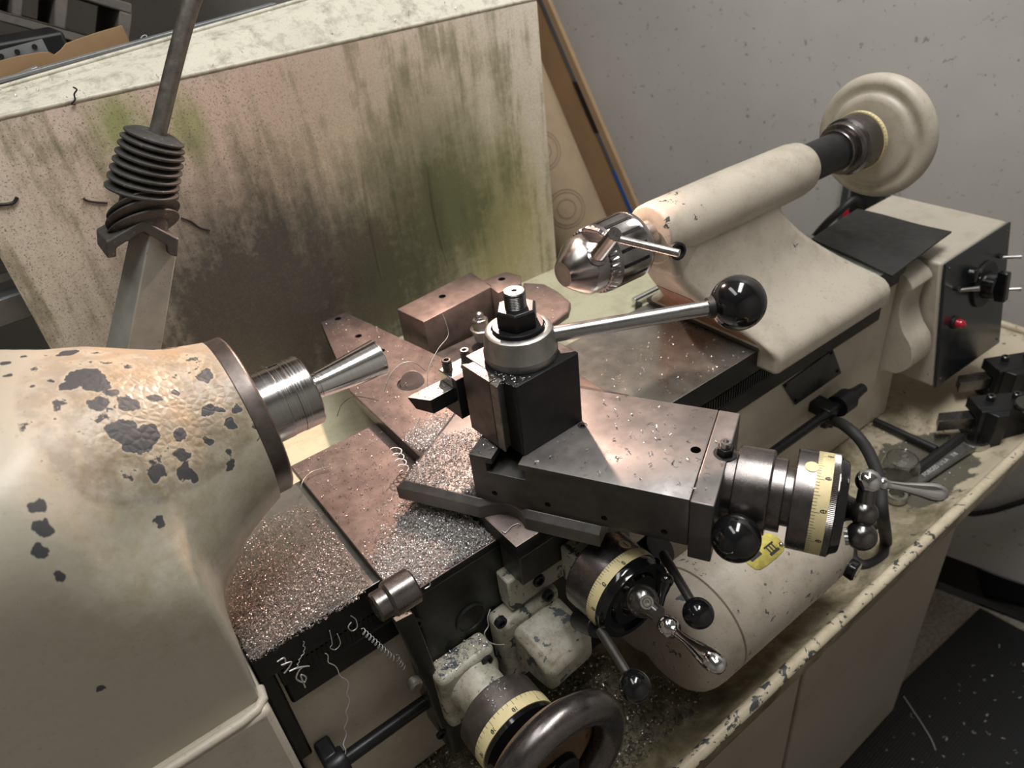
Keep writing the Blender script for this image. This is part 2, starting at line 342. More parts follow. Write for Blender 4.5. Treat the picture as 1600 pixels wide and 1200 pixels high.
def spline(P, n=8):
    P = [V(p) for p in P]; out = []
    for i in range(len(P) - 1):
        a, b, c, d = P[max(i - 1, 0)], P[i], P[i + 1], P[min(i + 2, len(P) - 1)]
        for k in range(n):
            t = k / n; out.append(.5 * ((2 * b) + (c - a) * t + (2 * a - 5 * b + 4 * c - d) * t * t + (3 * b - a - 3 * c + d) * t ** 3))
    return out + [P[-1]]
def text2d(body, size):
    cu = bpy.data.curves.new('lettering', 'FONT'); cu.body = body; cu.size = size; cu.align_x = 'CENTER'; cu.align_y = 'CENTER'; cu.resolution_u = 2
    o = bpy.data.objects.new('lettering', cu); COL.objects.link(o)
    me = o.evaluated_get(bpy.context.evaluated_depsgraph_get()).to_mesh()
    vs = [tuple(v.co) for v in me.vertices]; fs = [tuple(p.vertices) for p in me.polygons]
    o.to_mesh_clear(); bpy.data.objects.remove(o); bpy.data.curves.remove(cu); return vs, fs
def letter(g, body, size, place):       # place maps the flat text plane (u right, v up) onto a surface
    vs, fs = text2d(body, size); B = [g.v(place(x, y)) for x, y, _ in vs]
    for f in fs: g.f([B[i] for i in f])
def dial(root, org, axis, ref, r, t0, t1, step, ticks, nums, size):
    # graduated enamel band from t0 to t1 along the axis; tick i sits at angle i*step from ref
    a, b, c = basis(axis, ref); o = V(org)
    def at(ang, t, k=0.): return o + c * t + (a * math.cos(ang) + b * math.sin(ang)) * (r + k)
    band = G().lathe([(t0, r - 2), (t0, r), (t1, r), (t1, r - 2)], org, axis, 96, ref, cap=False).build('dial_band', 'dial', root)
    g = G(); L = t1 - t0
    for i in ticks:
        ang = i * step; ln = L * (.52 if i % 10 == 0 else .42 if i % 5 == 0 else .27); hw = .16 / r
        g.f([g.v(at(ang - hw, t0, .08)), g.v(at(ang + hw, t0, .08)), g.v(at(ang + hw, t0 + ln, .08)), g.v(at(ang - hw, t0 + ln, .08))])
    stuff(g.build('graduations', 'ink', band, smooth=0)).location = (0, 0, 0)
    g = G()
    for i, n in nums:
        letter(g, n, size, lambda u, v, i=i: at(i * step - math.copysign(u / r, step), t0 + L * .76 - v, .1))
    g.build('dial_numerals', 'ink', band, smooth=0).location = (0, 0, 0)
    return band
def place_root(o): o.location = (0, 0, 0); return o

def drill(o, holes, inset=None):
    # real blind holes: (centre, outward axis, radius, depth) cut out of the part; the walls take the dark bore material
    g = G()
    for c, ax, r, d in holes: g.cyl(V(c) - V(ax).normalized() * d, V(c) + V(ax).normalized() * 3, r, r, 24)
    cut = g.build('cutter', 'hole', None, smooth=0); cut.matrix_world = Matrix.Identity(4)
    loc = o.location.copy(); par = o.parent
    o.parent = None; o.location = (0, 0, 0)
    bl = o.modifiers.new('bore', 'BOOLEAN'); bl.object = cut; bl.operation = 'DIFFERENCE'; bl.solver = 'EXACT'
    try: bl.material_mode = 'TRANSFER'
    except Exception: pass
    bpy.context.view_layer.update()
    me = bpy.data.meshes.new_from_object(o.evaluated_get(bpy.context.evaluated_depsgraph_get()))
    o.modifiers.clear(); o.data = me; me.set_sharp_from_angle(angle=math.radians(32))
    o.parent = par; o.location = loc
    bpy.data.objects.remove(cut); return o

# ---------------------------------------------------------------- the room
FL = -1150
WA = V((1238.2, -94.2, -1150.0)); WD = V(0.2686, -0.9633, 0); WN = V(-0.9633, -0.2686, 0)     # a point on the end wall's foot, its run and its inward normal
def wallpt(s, off, z): p = WA + WD * s + WN * off; return (p.x, p.y, z)
g = G().extr([wallpt(-1750, 0, FL), wallpt(1700, 0, FL), wallpt(1700, 0, 1560), wallpt(-1750, 0, 1560)], -WN * 60)
structure(g.build('wall_right', 'wall'))
g = G().box((-2200, 1560, FL), (860, 1620, 1560)); structure(g.build('wall_back', 'wall'))
structure(G().box((-2260, -1700, FL), (-2200, 1620, 1560)).build('wall_left', 'wall')); structure(G().box((-2200, -1700, FL), (1900, -1640, 1560)).build('wall_front', 'wall'))
structure(G().box((-2260, -1700, 1560), (1900, 1700, 1600)).build('ceiling', 'ceiling'))
g = G().box((-2200, -1600, FL - 40), (1900, 1700, FL)); structure(g.build('floor', 'floor'))
g = G(); prof = [(0, FL), (14, FL), (10, FL + 8), (4, FL + 16), (3, FL + 98), (0, FL + 100)]
g.loft([[wallpt(s, o_, z) for o_, z in prof] for s in (-1700, 880)]); structure(g.build('baseboard_right', 'ball'))
g = G().prism([(1237.7, -191.2, -1150.0), (1290, -900, 0), (-200, -900, 0), (-200, -214, 0), (944.4, -179.0, -1150.0)], FL, FL + 9)
tag(g.build('floor_mat', 'mat', bevel=2), 'black ribbed rubber mat littered with metal flecks on the floor beside the cabinet', 'mat')

# ---------------------------------------------------------------- cabinet and chip tray
CAB = thing('lathe_cabinet', 'beige painted steel cabinet carrying the chip tray and the lathe', 'cabinet', (400, 0, FL))
G().prism(rrect(-420, -196, 858, 230, 14), FL + 2, -452).build('carcass', 'cabinet', CAB, 2)
for x0, x1 in ((-30, 452), (463, 850)):
    d = G().box((x0, -206, FL + 40), (x1, -196.2, -470)).build('door', 'cabinet', CAB, 4)
TRAY = thing('chip_tray', 'long cream chip tray with oily floor and chipped rolled rim under the lathe', 'chip tray', (300, 0, -452))
g = G(); x0, x1, y0, y1 = -460, 1140, -258, 190
def trayring(dx, z): return [(x, y, z) for x, y in rrect(x0 - dx, y0 - dx, x1 + dx, y1 + dx, 80 + dx, 8)]
g.loft([trayring(-8, -451), trayring(-2, -400), trayring(-8, -400), trayring(-22, -412), trayring(-48, -424), trayring(-66, -426)])
g.build('tray_pan', 'tray', TRAY, smooth=50)
G().loft([trayring(*q) for q in ((-8, -404), (-2, -404), (2, -401), (3, -397), (0, -393), (-6, -392), (-10, -395), (-10, -400), (-8, -404))], cap=False).build('rolled_rim', 'rim', TRAY, smooth=60)

# ---------------------------------------------------------------- bed
BED = thing('lathe_bed', 'cream lathe bed with a ground grey flat top slide running lengthwise', 'lathe bed', (300, 0, -424))
g = G().extr([(-124, -72, -424), (-124, 72, -424), (-124, 72, -170), (-124, -72, -170)], (894, 0, 0)); g.build('bed_casting', 'cream_clean', BED, 4)
g = G().extr([(-124, y, z) for y, z in ((-81.5, -142), (-81.5, -171), (81.5, -171), (81.5, -142))], (874, 0, 0))
dv = g.build('dovetail_slide', 'bed_steel', BED, .8); dv.data.materials.append(M['black_steel'])
for p in dv.data.polygons:
    if p.normal.z < .5: p.material_index = 1
G().box((-111, -76, -196), (735, -64, -171.5)).build('feed_rack', 'black_steel', BED, 1)
G().box((-111, -74.5, -224), (735, -66, -198)).build('rack_bar', 'black_steel', BED, 3)
g = G()
for i in range(200): x = -108 + i * 4.2; g.box((x, -77.6, -194), (x + 2, -75.9, -177))
stuff(g.build('rack_teeth', 'black_steel', BED, smooth=0))
pl = G().extr([(529.5, -72.6, -227.9), (630.3, -72.6, -222.8), (661.4, -72.6, -273.6), (562.2, -72.6, -274.4)], (0, -2, 0)).build('name_plate', 'plate_dark', BED, .4)
for p in ((534.1, -75.0, -230.0), (625.9, -75.0, -225.5), (649.7, -75.0, -264.7), (559.9, -75.0, -265.9)): G().cyl(V(p) + V(0, 1, 0), V(p) - V(0, 1.5, 0), 2.2, seg=12).build('plate_rivet', 'black_steel', pl, smooth=40).location = (0, 0, 0)
# cream end casting that joins the bed to the control box
e = [(-72, -424), (-72, -330), (-96, -318), (-112, -298), (-108, -270), (-92, -250), (-82, -225), (-84, -196), (-92, -186), (-80, -172), (-50, -166), (72, -166), (72, -424)]
e = [(p.x, p.y) for p in spline([(y, z, 0) for y, z in e], 4)]
G().extr([(770, y, z) for y, z in e], (50, 0, 0)).build('end_casting', 'cream', BED, 7, segs=3)
G().cyl((735, -62, -160), (772, -62, -160), 15).build('end_stop', 'black_steel', BED, 1)
ROD = thing('feed_rod', 'long thin dark feed rod along the front of the lathe bed', 'rod', (300, -96, -298))
RY, RZ = -96, -298
G().cyl((-94, RY, RZ), (640, RY, RZ), 6.5).build('shaft', 'black_steel', ROD)
G().lathe([(0, 9), (0, 15), (24, 15), (28, 11), (44, 8), (58, 7), (58, 0)], (624, RY, RZ), (1, 0, 0), 32).build('end_chuck', 'black_steel', ROD)
G().lathe([(0, 0), (0, 12), (2, 13), (16, 13), (18, 12), (18, 0)], (-110, RY, RZ), (1, 0, 0), 32).build('end_bearing', 'black_steel', ROD)
G().box((-111, -96, RZ - 14), (-96, -73, RZ + 14)).build('bearing_bracket', 'black_steel', ROD, 3)
G().box((598, -102, -306), (622, -70, -290)).build('support_bracket', 'black_steel', ROD, 2)

# ---------------------------------------------------------------- headstock
HEAD = thing('headstock', 'big cream headstock with peeling paint around its round nose', 'headstock', (-220, 0, -142))
def rbox(th):
    c, s_ = math.cos(th), math.sin(th); hy = 118; hz = 97 if s_ > 0 else 205; n = 7 if s_ < 0 else 3.2
    return 1 / ((abs(c) / hy) ** n + (abs(s_) / hz) ** n) ** (1 / n)
LOWX = [-133, -130, -128, -126, -123, -119, -109, -93, -81, -62, -50]; LOWR = [260, 215, 180, 150, 120, 107, 96.5, 83, 76.5, 67.5, 63]
UPX = [-240, -205, -180, -165, -150, -126, -102, -88, -71, -55]; UPR = [190, 150, 124, 110, 100, 90.5, 77.5, 70.5, 66, 62.5]
def flare(x, th):
    s_ = math.sin(th); k = min(1, max(0, (s_ + .85) / 1.15)); k = k * k * (3 - 2 * k)
    return 1 / (k / interp(x, UPX, UPR) + (1 - k) / interp(x, LOWX, LOWR))
def headr(x, th):
    a, b = rbox(th), flare(x, th); k = 9.
    return -k * math.log(math.exp(-min(a, 400) / k) + math.exp(-min(b, 400) / k)) if abs(a - b) < 120 else min(a, b)
xs = [-420, -330, -270] + [-240 + 4 * i for i in range(28)] + [-130, -128, -126.5, -125, -123.5, -122, -120, -118, -115, -112, -108, -104, -100, -96, -92, -88, -84, -80, -76, -72, -68, -64, -60, -57]
xs = sorted(set(xs)); N = 144
G().loft([[(x, -math.cos(2 * pi * i / N) * headr(x, 2 * pi * i / N), math.sin(2 * pi * i / N) * headr(x, 2 * pi * i / N)) for i in range(N)] for x in xs]).build('casting', 'headstock', HEAD, smooth=60)
note(G().lathe([(0, 20), (0, 60), (-1.5, 62.5), (-13, 62.5), (-14, 58)], (-44, 0, 0), (1, 0, 0), 96).build('bearing_cap_ring', 'ring_steel', HEAD, .8), 'dark steel ring around the spindle nose')
G().tube([(-420, -125, -143), (-146, -125, -143), (-134, -123, -143), (-128, -118, -143), (-127, -108, -143)], 3.6, 12).build('trim_ridge', 'cream', HEAD, smooth=60)
G().box((-420, -128, -424), (-126, 110, -143)).build('base_panel', 'cream', HEAD, 5, segs=3)
G().box((-125.5, -78, -290), (-113, -58, -145)).build('gap_shade_strip', 'black_steel', HEAD, 2)  # black strip standing in for the shade in the gap beside the bed
SP = thing('spindle', 'bright turned spindle nose sticking out of the headstock ring', 'spindle', (-22, 0, 0))
G().lathe([(-44, 10), (-44, 28.5), (-25, 28.5), (-24.6, 28.1), (-16, 28.1), (-15.6, 28.5), (-1.2, 28.5), (0, 27.4), (0, 9)], (0, 0, 0), (1, 0, 0), 96).build('spindle_nose', 'nose', SP)
for a in (2.0, 2.45): G().extr([V(-22, -28.45 * math.cos(a - .16), 28.45 * math.sin(a - .16)), V(-11, -28.45 * math.cos(a - .16), 28.45 * math.sin(a - .16)), V(-11, -28.45 * math.cos(a + .16), 28.45 * math.sin(a + .16)), V(-22, -28.45 * math.cos(a + .16), 28.45 * math.sin(a + .16))], (0, -.3 * math.cos(a), .3 * math.sin(a))).build('flat', 'drum_steel', SP)
WP = thing('tapered_workpiece', 'shiny turned metal workpiece flaring outward from the spindle nose', 'workpiece', (32, 0, 0))
G().lathe([(-2, 10.2), (6, 10.3), (6.4, 10.0), (7.2, 10.0), (7.6, 10.5), (62, 15.6), (62.6, 15.2), (62.6, 0)], (0, 0, 0), (1, 0, 0), 96).build('tapered_bar', 'turned', WP)

# ---------------------------------------------------------------- splash guard
SPL = place_root(thing('splash_guard', 'tall stained cream sheet-metal splash guard behind the lathe', 'splash guard'))
SY = 335
X0, X1, ZT = (-154.3, 335.0, 20.1)[0], (516.2, 335.0, 5.2)[0], (97.5, 335.0, 183.2)[2]
g = G(); yb = SY + 78
g.extr([(X0, SY, -200), (X0, SY, ZT - 6), (X0, SY + 2, ZT - 1.5), (X0, SY + 5, ZT), (X0, SY + 8, ZT - 2), (X0, SY + 6, ZT - 4), (X0, SY + 4, ZT - 7), (X0, SY + 4, -200)], (X1 - X0, 0, 0))
g.build('splash_sheet', 'splash', SPL, smooth=25)
e0, e1 = V((-87.6, 405.0, 196.8)), V((192.5, 405.0, 218.9)); sl_ = (e1 - e0) / (e1.x - e0.x)
c0, c1 = e0 + sl_ * (X0 - e0.x), e0 + sl_ * (X1 - e0.x); LEDGE = (c0, c1); f0, f1 = V(X0, SY + 4, ZT - .5), V(X1, SY + 4, ZT - .5)
G().loft([[f0, f1, c1, c0], [p - V(0, 0, 2.5) for p in (f0, f1, c1, c0)]]).build('top_ledge', 'ledge', SPL, .8)
G().tube([f0 + V(0, -1.5, -.5), f1 + V(0, -1.5, -.5)], 2.6, 12).build('ledge_bead', 'ledge', SPL, smooth=60)
G().tube([c0, c1], 2.4, 12).build('rear_bead', 'ledge', SPL, smooth=60)
g = G()
for pts in (((566, 270), (572, 300), (580, 350), (588, 400), (596, 440)), ((668, 255), (672, 290), (678, 330), (688, 375), (700, 415))):
    P_ = spline([(228.8, 335.0, 37.6), (226.3, 335.0, 6.1), (224.4, 335.0, -31.2), (222.5, 335.0, -70.1), (223.2, 335.0, -107.3)] if pts[0][0] == 566 else [(319.7, 335.0, 24.1), (317.8, 335.0, -4.8), (317.0, 335.0, -39.5), (319.1, 335.0, -81.4), (324.2, 335.0, -121.6)], 4)
    g.tube([p + V(0, 1.7, 0) for p in P_], [2.2 + 1.0 * math.sin(pi * i / (len(P_) - 1)) for i in range(len(P_))], 12)
G().box((-118, 98, -200), (700, SY + 4, -196)).build('drip_pan', 'pan', SPL, 1)
stuff(g.build('stiffening_creases', 'splash', SPL, smooth=60))

# ---------------------------------------------------------------- machine lamp on its arm
LY = 172
LP = thing('machine_lamp', 'grey square post with ribbed rubber boot and thin lamp rod before the splash guard', 'lamp', (-94.2, 172.0, 3.3))
p0, p1 = V((-95.1, 172.0, -1.7)), V((-37.8, 172.0, 96.6)); ax = (p1 - p0).normalized()
a_, b_, c_ = basis(ax, (0, -1, 0))
a_, b_ = (a_ + b_ * .32).normalized(), (b_ - a_ * .32).normalized()
def sq(p, h): return [p + a_ * h + b_ * h, p - a_ * h + b_ * h, p - a_ * h - b_ * h, p + a_ * h - b_ * h]
G().loft([sq(p0 - ax * 25, 16.5), sq(p1, 13.5)]).build('square_post', 'post', LP, 1.2)
def chev(P_): return [V(p) for p in P_]
G().extr(chev([(-81.9, 152.0, 94.1), (-77.6, 152.0, 107.0), (-45.8, 152.0, 114.8), (-25.4, 152.0, 91.1), (-32.1, 152.0, 77.1), (-37.5, 152.0, 81.4), (-35.8, 152.0, 88.9), (-49.1, 152.0, 106.0), (-72.7, 152.0, 99.7), (-75.4, 152.0, 92.8)]), (0, 40, 0)).build('boot_collar', 'bellows', LP, 1.2)
RB = [((-44.3, 172.0, 104.6), 29, (.05, .75, 1)), ((-41.7, 172.0, 112.7), 30, (.03, .78, 1)), ((-39.0, 172.0, 119.7), 29.5, (-.02, .75, 1)), ((-35.1, 172.0, 132.7), 27.5, (.42, -.10, 1)), ((-31.3, 172.0, 138.6), 27, (.46, -.12, 1)), ((-27.7, 172.0, 143.9), 26.5, (.48, -.12, 1)), ((-24.1, 172.0, 149.3), 26, (.50, -.12, 1)), ((-20.6, 172.0, 154.6), 25.5, (.52, -.12, 1)), ((-17.0, 172.0, 159.9), 25, (.54, -.12, 1)), ((-14.1, 172.0, 164.8), 24, (.56, -.1, 1)), ((-11.4, 172.0, 169.2), 22.5, (.58, -.1, 1))]
for c, rad, a3 in RB: G().lathe([(-4.2, rad * .74), (-.7, rad), (.5, rad), (3.6, rad * .74)], c, a3, 44).build('boot_rib', 'bellows', LP)
G().cyl((-45.3, 172.0, 106.0), (-10.6, 172.0, 170.0), 20, 16, 32).build('boot_core', 'bellows', LP)
r1 = V((-9.6, 172.0, 171.3))
m0, m1 = V((-7.1, 172.0, 172.7)), V((53.4, 172.0, 260.5))
pth = spline([V((-10.9, 172.0, 168.0)), m0, m1, m1 + (m1 - m0) * .35 + V(20, 0, 0), V(140, 182, 410), V(235, 190, 415), V(286, 196, 352), LAMP + V(0, 0, 62)], 10)
G().tube(pth, 6.6, 16).build('lamp_rod', 'rod', LP, smooth=60)
dn = (AIM - LAMP).normalized()
G().lathe([(-66, 9), (-62, 20), (-30, 24), (-6, 40), (6, 46), (6, 44.5), (-6, 38.5), (-29, 22.5), (-58, 18)], LAMP, dn, 40, cap=False).build('lamp_shade', 'lampmetal', LP)
G().ball(LAMP - dn * 22, 13, 20).build('bulb', 'bulb', LP)

# ---------------------------------------------------------------- carriage (saddle, apron and what is bolted to the apron)
CAR = thing('carriage', 'dark lathe carriage with flat chip-covered saddle and black apron hanging over the bed front', 'carriage', (120, -40, -142))
sad = [(-14.5, -116), (255, -116), (286, -66), (286, 100), (-14.5, 100)]
sd0 = G().prism(sad, -141.6, -135).build('saddle', 'brown_steel', CAR, 1.0)
sd0.data.materials.append(M['black_steel'])
for p in sd0.data.polygons:
    if p.normal.z < .5: p.material_index = 1
G().prism(rrect(-6, -116, 232, -85, 5), -372, -142).build('apron', 'apron', CAR, 1.5)
G().prism([(-12, -113), (-6, -113), (-6, -90), (-12, -90)], -330, -142).build('apron_wiper', 'apron', CAR, 1)
def capscrew(c, ax, r, root, name='cap_screw', h=2.2, m='black_steel'):
    o = G().lathe([(-2, r), (h, r), (h + .6, r * .88), (h + .6, r * .55), (h - 1.6, r * .5), (h - 1.6, 0)], c, ax, 24).build(name, m, root); return o
pc = V((40.9, -116.0, -202.8))
G().lathe([(0, 15), (1.8, 15), (2.4, 14), (1.8, 12.6), (.8, 12), (.8, 0)], pc, (0, -1, 0), 48).build('round_plug', 'apron', CAR)
capscrew(V((-6.0, -116.0, -169.8)), (0, -1, 0), 6, CAR, h=.6); capscrew(V((-11.9, -116.0, -326.2)), (0, -1, 0), 5, CAR, h=.6)
l0 = V((-36.4, -126.0, -112.0)); l1 = V((-5.8, -126.0, -113.6)); d = V(1, 0, 0)
G().lathe([(0, 0), (0, 10), (1.5, 11.5), (10, 11.5), (11, 13.2), (12.5, 14.2), (32, 14.2), (33.5, 12.8), (33.5, 0)], l0 + V(0, 0, -3), d, 40).build('latch_cap', 'drum_steel', CAR)
LV = G().extr([V((-25.2, -120.0, -140.9)), V((-9.3, -120.0, -143.2)), V((-6.7, -120.0, -173.2)), V((-2.2, -120.0, -262.1)), V((0.3, -120.0, -307.0)), V((-13.8, -120.0, -301.6)), V((-16.6, -120.0, -235.9)), V((-22.3, -120.0, -171.3))], (0, -7, 0)).build('latch_arm', 'apron', CAR, 1.2)
o = G().lathe([(0, 6), (6, 6), (8, 4), (8, 0)], V((-25.4, -126.0, -216.2)), (0, -1, 0), 16).build('pivot_bolt', 'rod', LV); o.location = (0, 0, 0)
# handwheel bracket, dial and handwheel
HX, HZ = 22, -252
br = G().prism(rrect(-9, -140, 47, -116, 6), -292, -222).build('handwheel_bracket', 'cream_dirty', CAR, 5, segs=3)
note(br, 'chipped cream bracket dusted with metal chips')
G().lathe([(-2, 27), (6, 22), (34, 21.5), (34, 0)], (HX, -138, HZ), (0, -1, 0), 48).build('bracket_neck', 'cream_dirty', CAR)
for x, z in ((36, -232),): capscrew((x, -140, z), (0, -1, 0), 5.5, CAR)
G().lathe([(0, 20), (0, 33), (3, 36), (24, 36), (24, 34)], (HX, -168, HZ), (0, -1, 0), 96).build('dial_drum', 'ring_steel', CAR)
rf = V(math.sin(math.radians(41)), 0, math.cos(math.radians(41)))
dial(CAR, (HX, -192, HZ), (0, -1, 0), rf, 36.2, 0, 11, -math.radians(7.2), range(50), [(i, str(i * 10)) for i in range(0, 50, 5)], 6.0)
G().lathe([(0, 34), (0, 35), (4, 35), (5, 33), (9, 28), (12, 18), (30, 17), (42, 17), (44, 14), (44, 0)], (HX, -203, HZ), (0, -1, 0), 64).build('dial_rim', 'ball', CAR)
HW = V(30, -240, -250)
hw = G().torus(HW, 54, 13, (0, -1, 0), 96, 24).build('handwheel', 'drum_steel', CAR, smooth=60)
G().lathe([(-4, 0), (-4, 20), (6, 44), (12, 52), (15, 52), (9, 42), (0, 20), (0, 0)], HW + V(0, 2, 0), (0, 1, 0), 64).build('wheel_web', 'rust', hw).location = (0, 0, 0)
G().lathe([(-10, 0), (-10, 13), (-8, 15), (14, 16)], HW, (0, 1, 0), 32).build('wheel_hub', 'black_steel', hw).location = (0, 0, 0)
# cream worm box on the apron
gb = G().prism(rrect(55, -140, 121, -116, 7), -292, -208).build('worm_box_flange', 'cream_dirty', CAR, 6, segs=3)
G().loft([[(66, -134, -216), (120, -134, -216), (120, -134, -268), (66, -134, -268)], [(68, -165, -226), (121, -165, -222), (121, -165, -264), (68, -165, -268)], [(70, -184, -238), (120, -184, -230), (120, -184, -258), (70, -184, -266)]]).build('worm_box', 'cream_dirty', CAR, 7, segs=3)
capscrew(V((56.0, -140.0, -198.3)), (0, -1, 0), 5.5, CAR); capscrew(V((106.7, -140.0, -205.9)), (0, -1, 0), 5.5, CAR)
G().box((72, -134, -205), (150, -116, -168)).build('screw_bracket', 'cream_dirty', CAR, 2)
for p in ((828, 893), (840, 906)): capscrew(V((95.4, -134.0, -171.3)) if p[0] == 828 else V((102.6, -134.0, -187.8)), (0, -1, 0), 6, CAR)

# ---------------------------------------------------------------- cross slide
CRO = thing('cross_slide', 'rust-brown cross slide plate with a dial and ball crank at its front end', 'cross slide', (130, 60, -132))
P = [(122, 318), (157, 318), (188, 128), (282, -62), (282, -92), (196, -146), (78, -146), (78, -95), (80, 150), (97, 218)]
plate = G().prism(P, -134.6, -119).build('slide_plate', 'brown_steel', CRO, 1.2)
plate.data.materials.append(M['black_steel'])
for p in plate.data.polygons:
    if p.normal.z < .5: p.material_index = 1  # plate sides go black to paint in their unlit look
G().prism([(80, -145), (195, -145), (195, -117), (80, -117)], -168, -134.8).build('slide_nose', 'dark_steel', CRO, 1.2)
up = (0, 0, 1)
drill(plate, [((142.0, 309.2, -119.0), up, 4.2, 9), ((140.7, 249.8, -119.0), up, 4.2, 9), ((144.4, 198.4, -119.0), up, 4.2, 9), ((135.5, 115.8, -119.0), up, 15, 2.2)])
G().cyl(V((137.0, 119.2, -121.4)) + V(1.2, -1.5, 0), V((135.8, 116.4, -119.4)) + V(1.2, -1.5, 0), 13.2, 13.0, 48).build('round_plug', 'brown_steel', CRO, .3)
DX, DZ = 138, -167
G().box((120, -178, -188), (156, -146, -148)).build('screw_bearing', 'cream_dirty', CRO, 2)
G().lathe([(0, 26), (0, 35), (1.5, 36), (26, 36), (26, 34)], (DX, -172, DZ), (0, -1, 0), 96).build('dial_drum', 'drum_steel', CRO)
rf = V(math.sin(math.radians(30)), 0, math.cos(math.radians(30)))
dial(CRO, (DX, -198, DZ), (0, -1, 0), rf, 36.1, 0, 10.5, math.radians(3.6), range(100), [(i, str(i)) for i in range(0, 100, 10)], 6.0)
def onrim(ang, t, k): return V(DX, -172 - t, DZ) + V(math.sin(ang), 0, math.cos(ang)) * (36 + k)
th = math.radians(22); tr = V(math.cos(th), 0, -math.sin(th)); nr = V(math.sin(th), 0, math.cos(th))
md = G().lathe([(-.6, 5), (.3, 5), (.3, 0)], onrim(th, 19, .0), nr, 24).build('zero_mark', 'dial', CRO)
G().extr([onrim(th, 17, .5) - tr * .3, onrim(th, 17, .5) + tr * .3, onrim(th, 23, .5) + tr * .3, onrim(th, 23, .5) - tr * .3], nr * .1).build('index_line', 'ink', md).location = (0, 0, 0)
G().lathe([(0, 34), (0, 36.6), (3.5, 36.8), (5.5, 35.8), (7, 35), (9, 34.4), (9, 30), (5, 29.5), (5, 24), (8, 22), (8, 15), (13, 12), (13, 0)], (DX, -208.5, DZ), (0, -1, 0), 96).build('dial_rim', 'ball', CRO)
hb = V((123.4, -238.1, -135.3))
ck = G().ball(hb, 12.2, 32).build('crank_hub', 'dark_chrome', CRO, smooth=60)
sd = (V(-60, -300, 200) - hb + V(-40, -100, 120)).normalized()
sd = V(-.30, -.62, .72).normalized()
G().lathe([(11.2, 4.4), (12.6, 5.2), (13.4, 5.0), (13.4, 3.6), (12.4, 3.4), (12.4, 3.0), (13.6, 2.9), (13.6, 1.6), (12.2, 1.4), (12.2, 0)], hb, sd, 24).build('hub_screw', 'grey_cast', ck).location = (0, 0, 0)
h0 = V((122.5, -254.9, -133.5)); h1 = V((119.2, -267.1, -131.4))
G().cyl(hb, h0, 7.5, 6.0).build('crank_arm', 'dark_chrome', CRO)
hd = V(.03, -1, -.10).normalized()
G().lathe([(-6, 0), (-6, 4), (-3, 7.2), (2, 7.8), (6, 6.6), (7, 4.5), (10, 3.2), (14, 3.0), (24, 3.6), (36, 5.8), (46, 7.2), (52, 7.0), (57, 5.2), (59, 2.5), (59.5, 0)], h1, (V((111.4, -310.4, -114.8)) - h1).normalized(), 32).build('crank_handle', 'chrome', CRO, smooth=60)
lk = V((148.7, -237.8, -133.0))
k = G().tube([V((133.0, -245.7, -142.8)), V((139.9, -241.6, -139.2)), lk], [3.0, 3.4, 5.2], 14).build('lock_lever', 'ball', CRO, smooth=60)
G().ball(lk, 5.6, 20).build('lever_knob', 'ball', k).location = (0, 0, 0)

# feed levers with black ball ends (on the apron, either side of the cross-slide dial)
def lever(a, b, r, label, root=None):
    t = thing('feed_lever', label, 'lever', a)
    a, b = V(a), V(b); G().cyl(a, b, 3.9, 3.5, 16).build('lever_rod', 'dark_steel', t)
    G().lathe([(-r * .98, 4.2), (-r * .86, r * .5)] + [(-math.cos(x) * r, math.sin(x) * r) for x in [.55 + .13 * i for i in range(20)]] + [(r, 0)], b, b - a, 32).build('ball_knob', 'ball', t, smooth=60)
    return t
t1 = lever((174.9, -210.1, -146.3), (151.8, -266.7, -146.1), 11.6, 'upper right black ball-ended feed lever hanging beside the cream motor')
G().cyl(V((176.4, -182.8, -182.1)), V((186.1, -196.9, -157.8)), 15, 15, 32).build('lever_boss', 'black_steel', t1, 1.5)
t2 = lever((102.4, -213.3, -176.3), (88.3, -265.0, -175.0), 11.6, 'lower left black ball-ended feed lever hanging above the big handwheel')
G().cyl(V((109.1, -178.9, -203.0)), V((106.0, -206.1, -182.9)), 9, 9, 24).build('lever_boss', 'black_steel', t2, 1)

# ---------------------------------------------------------------- compound slide, set at an angle on the cross slide
CM = Matrix(((.493, .870, 0, 78.3), (-.870, .493, 0, -94.6), (0, 0, 1, 0), (0, 0, 0, 1)))
def CP(s_, t, z): return CM @ V(s_, t, z)
COM = thing('compound_slide', 'angled grey steel compound slide with graduated dial and chromed ball crank', 'compound slide', CP(95, 53, -119))
s0, s1 = (-74.9, 12.9, -107.0)[0], (106.7, 3.1, -107.0)[0]
nc = (24.2, -5.2, -106.0)[0]
def outl(k): return [(s0 + k, -5.5 + k * 1.0)] + [(nc + x, y + k * .9) for x, y in [(-22, -5.5), (-19, -5.0), (-14, -1.0), (-7, 3.4), (1, 5.0), (9, 3.4), (16, -1.0), (20, -5.0), (22, -5.5)]] + [(s1, -5.5 + k), (s1, 112 - k), (s0 + k, 112 - k)]
g = G(CM); g.loft([[(a, b, z) for a, b in outl(k)] for z, k in ((-118.8, 0), (-106.5, 0), (-101.5, 6))]); g.build('swivel_base', 'base_steel', COM, .5)
prof = [(0, -101), (172, -101), (172, -55), (42, -55), (42, -61), (47, -61), (47, -70), (14, -70), (14, -61), (19.6, -61), (19.6, -55), (0, -55)]
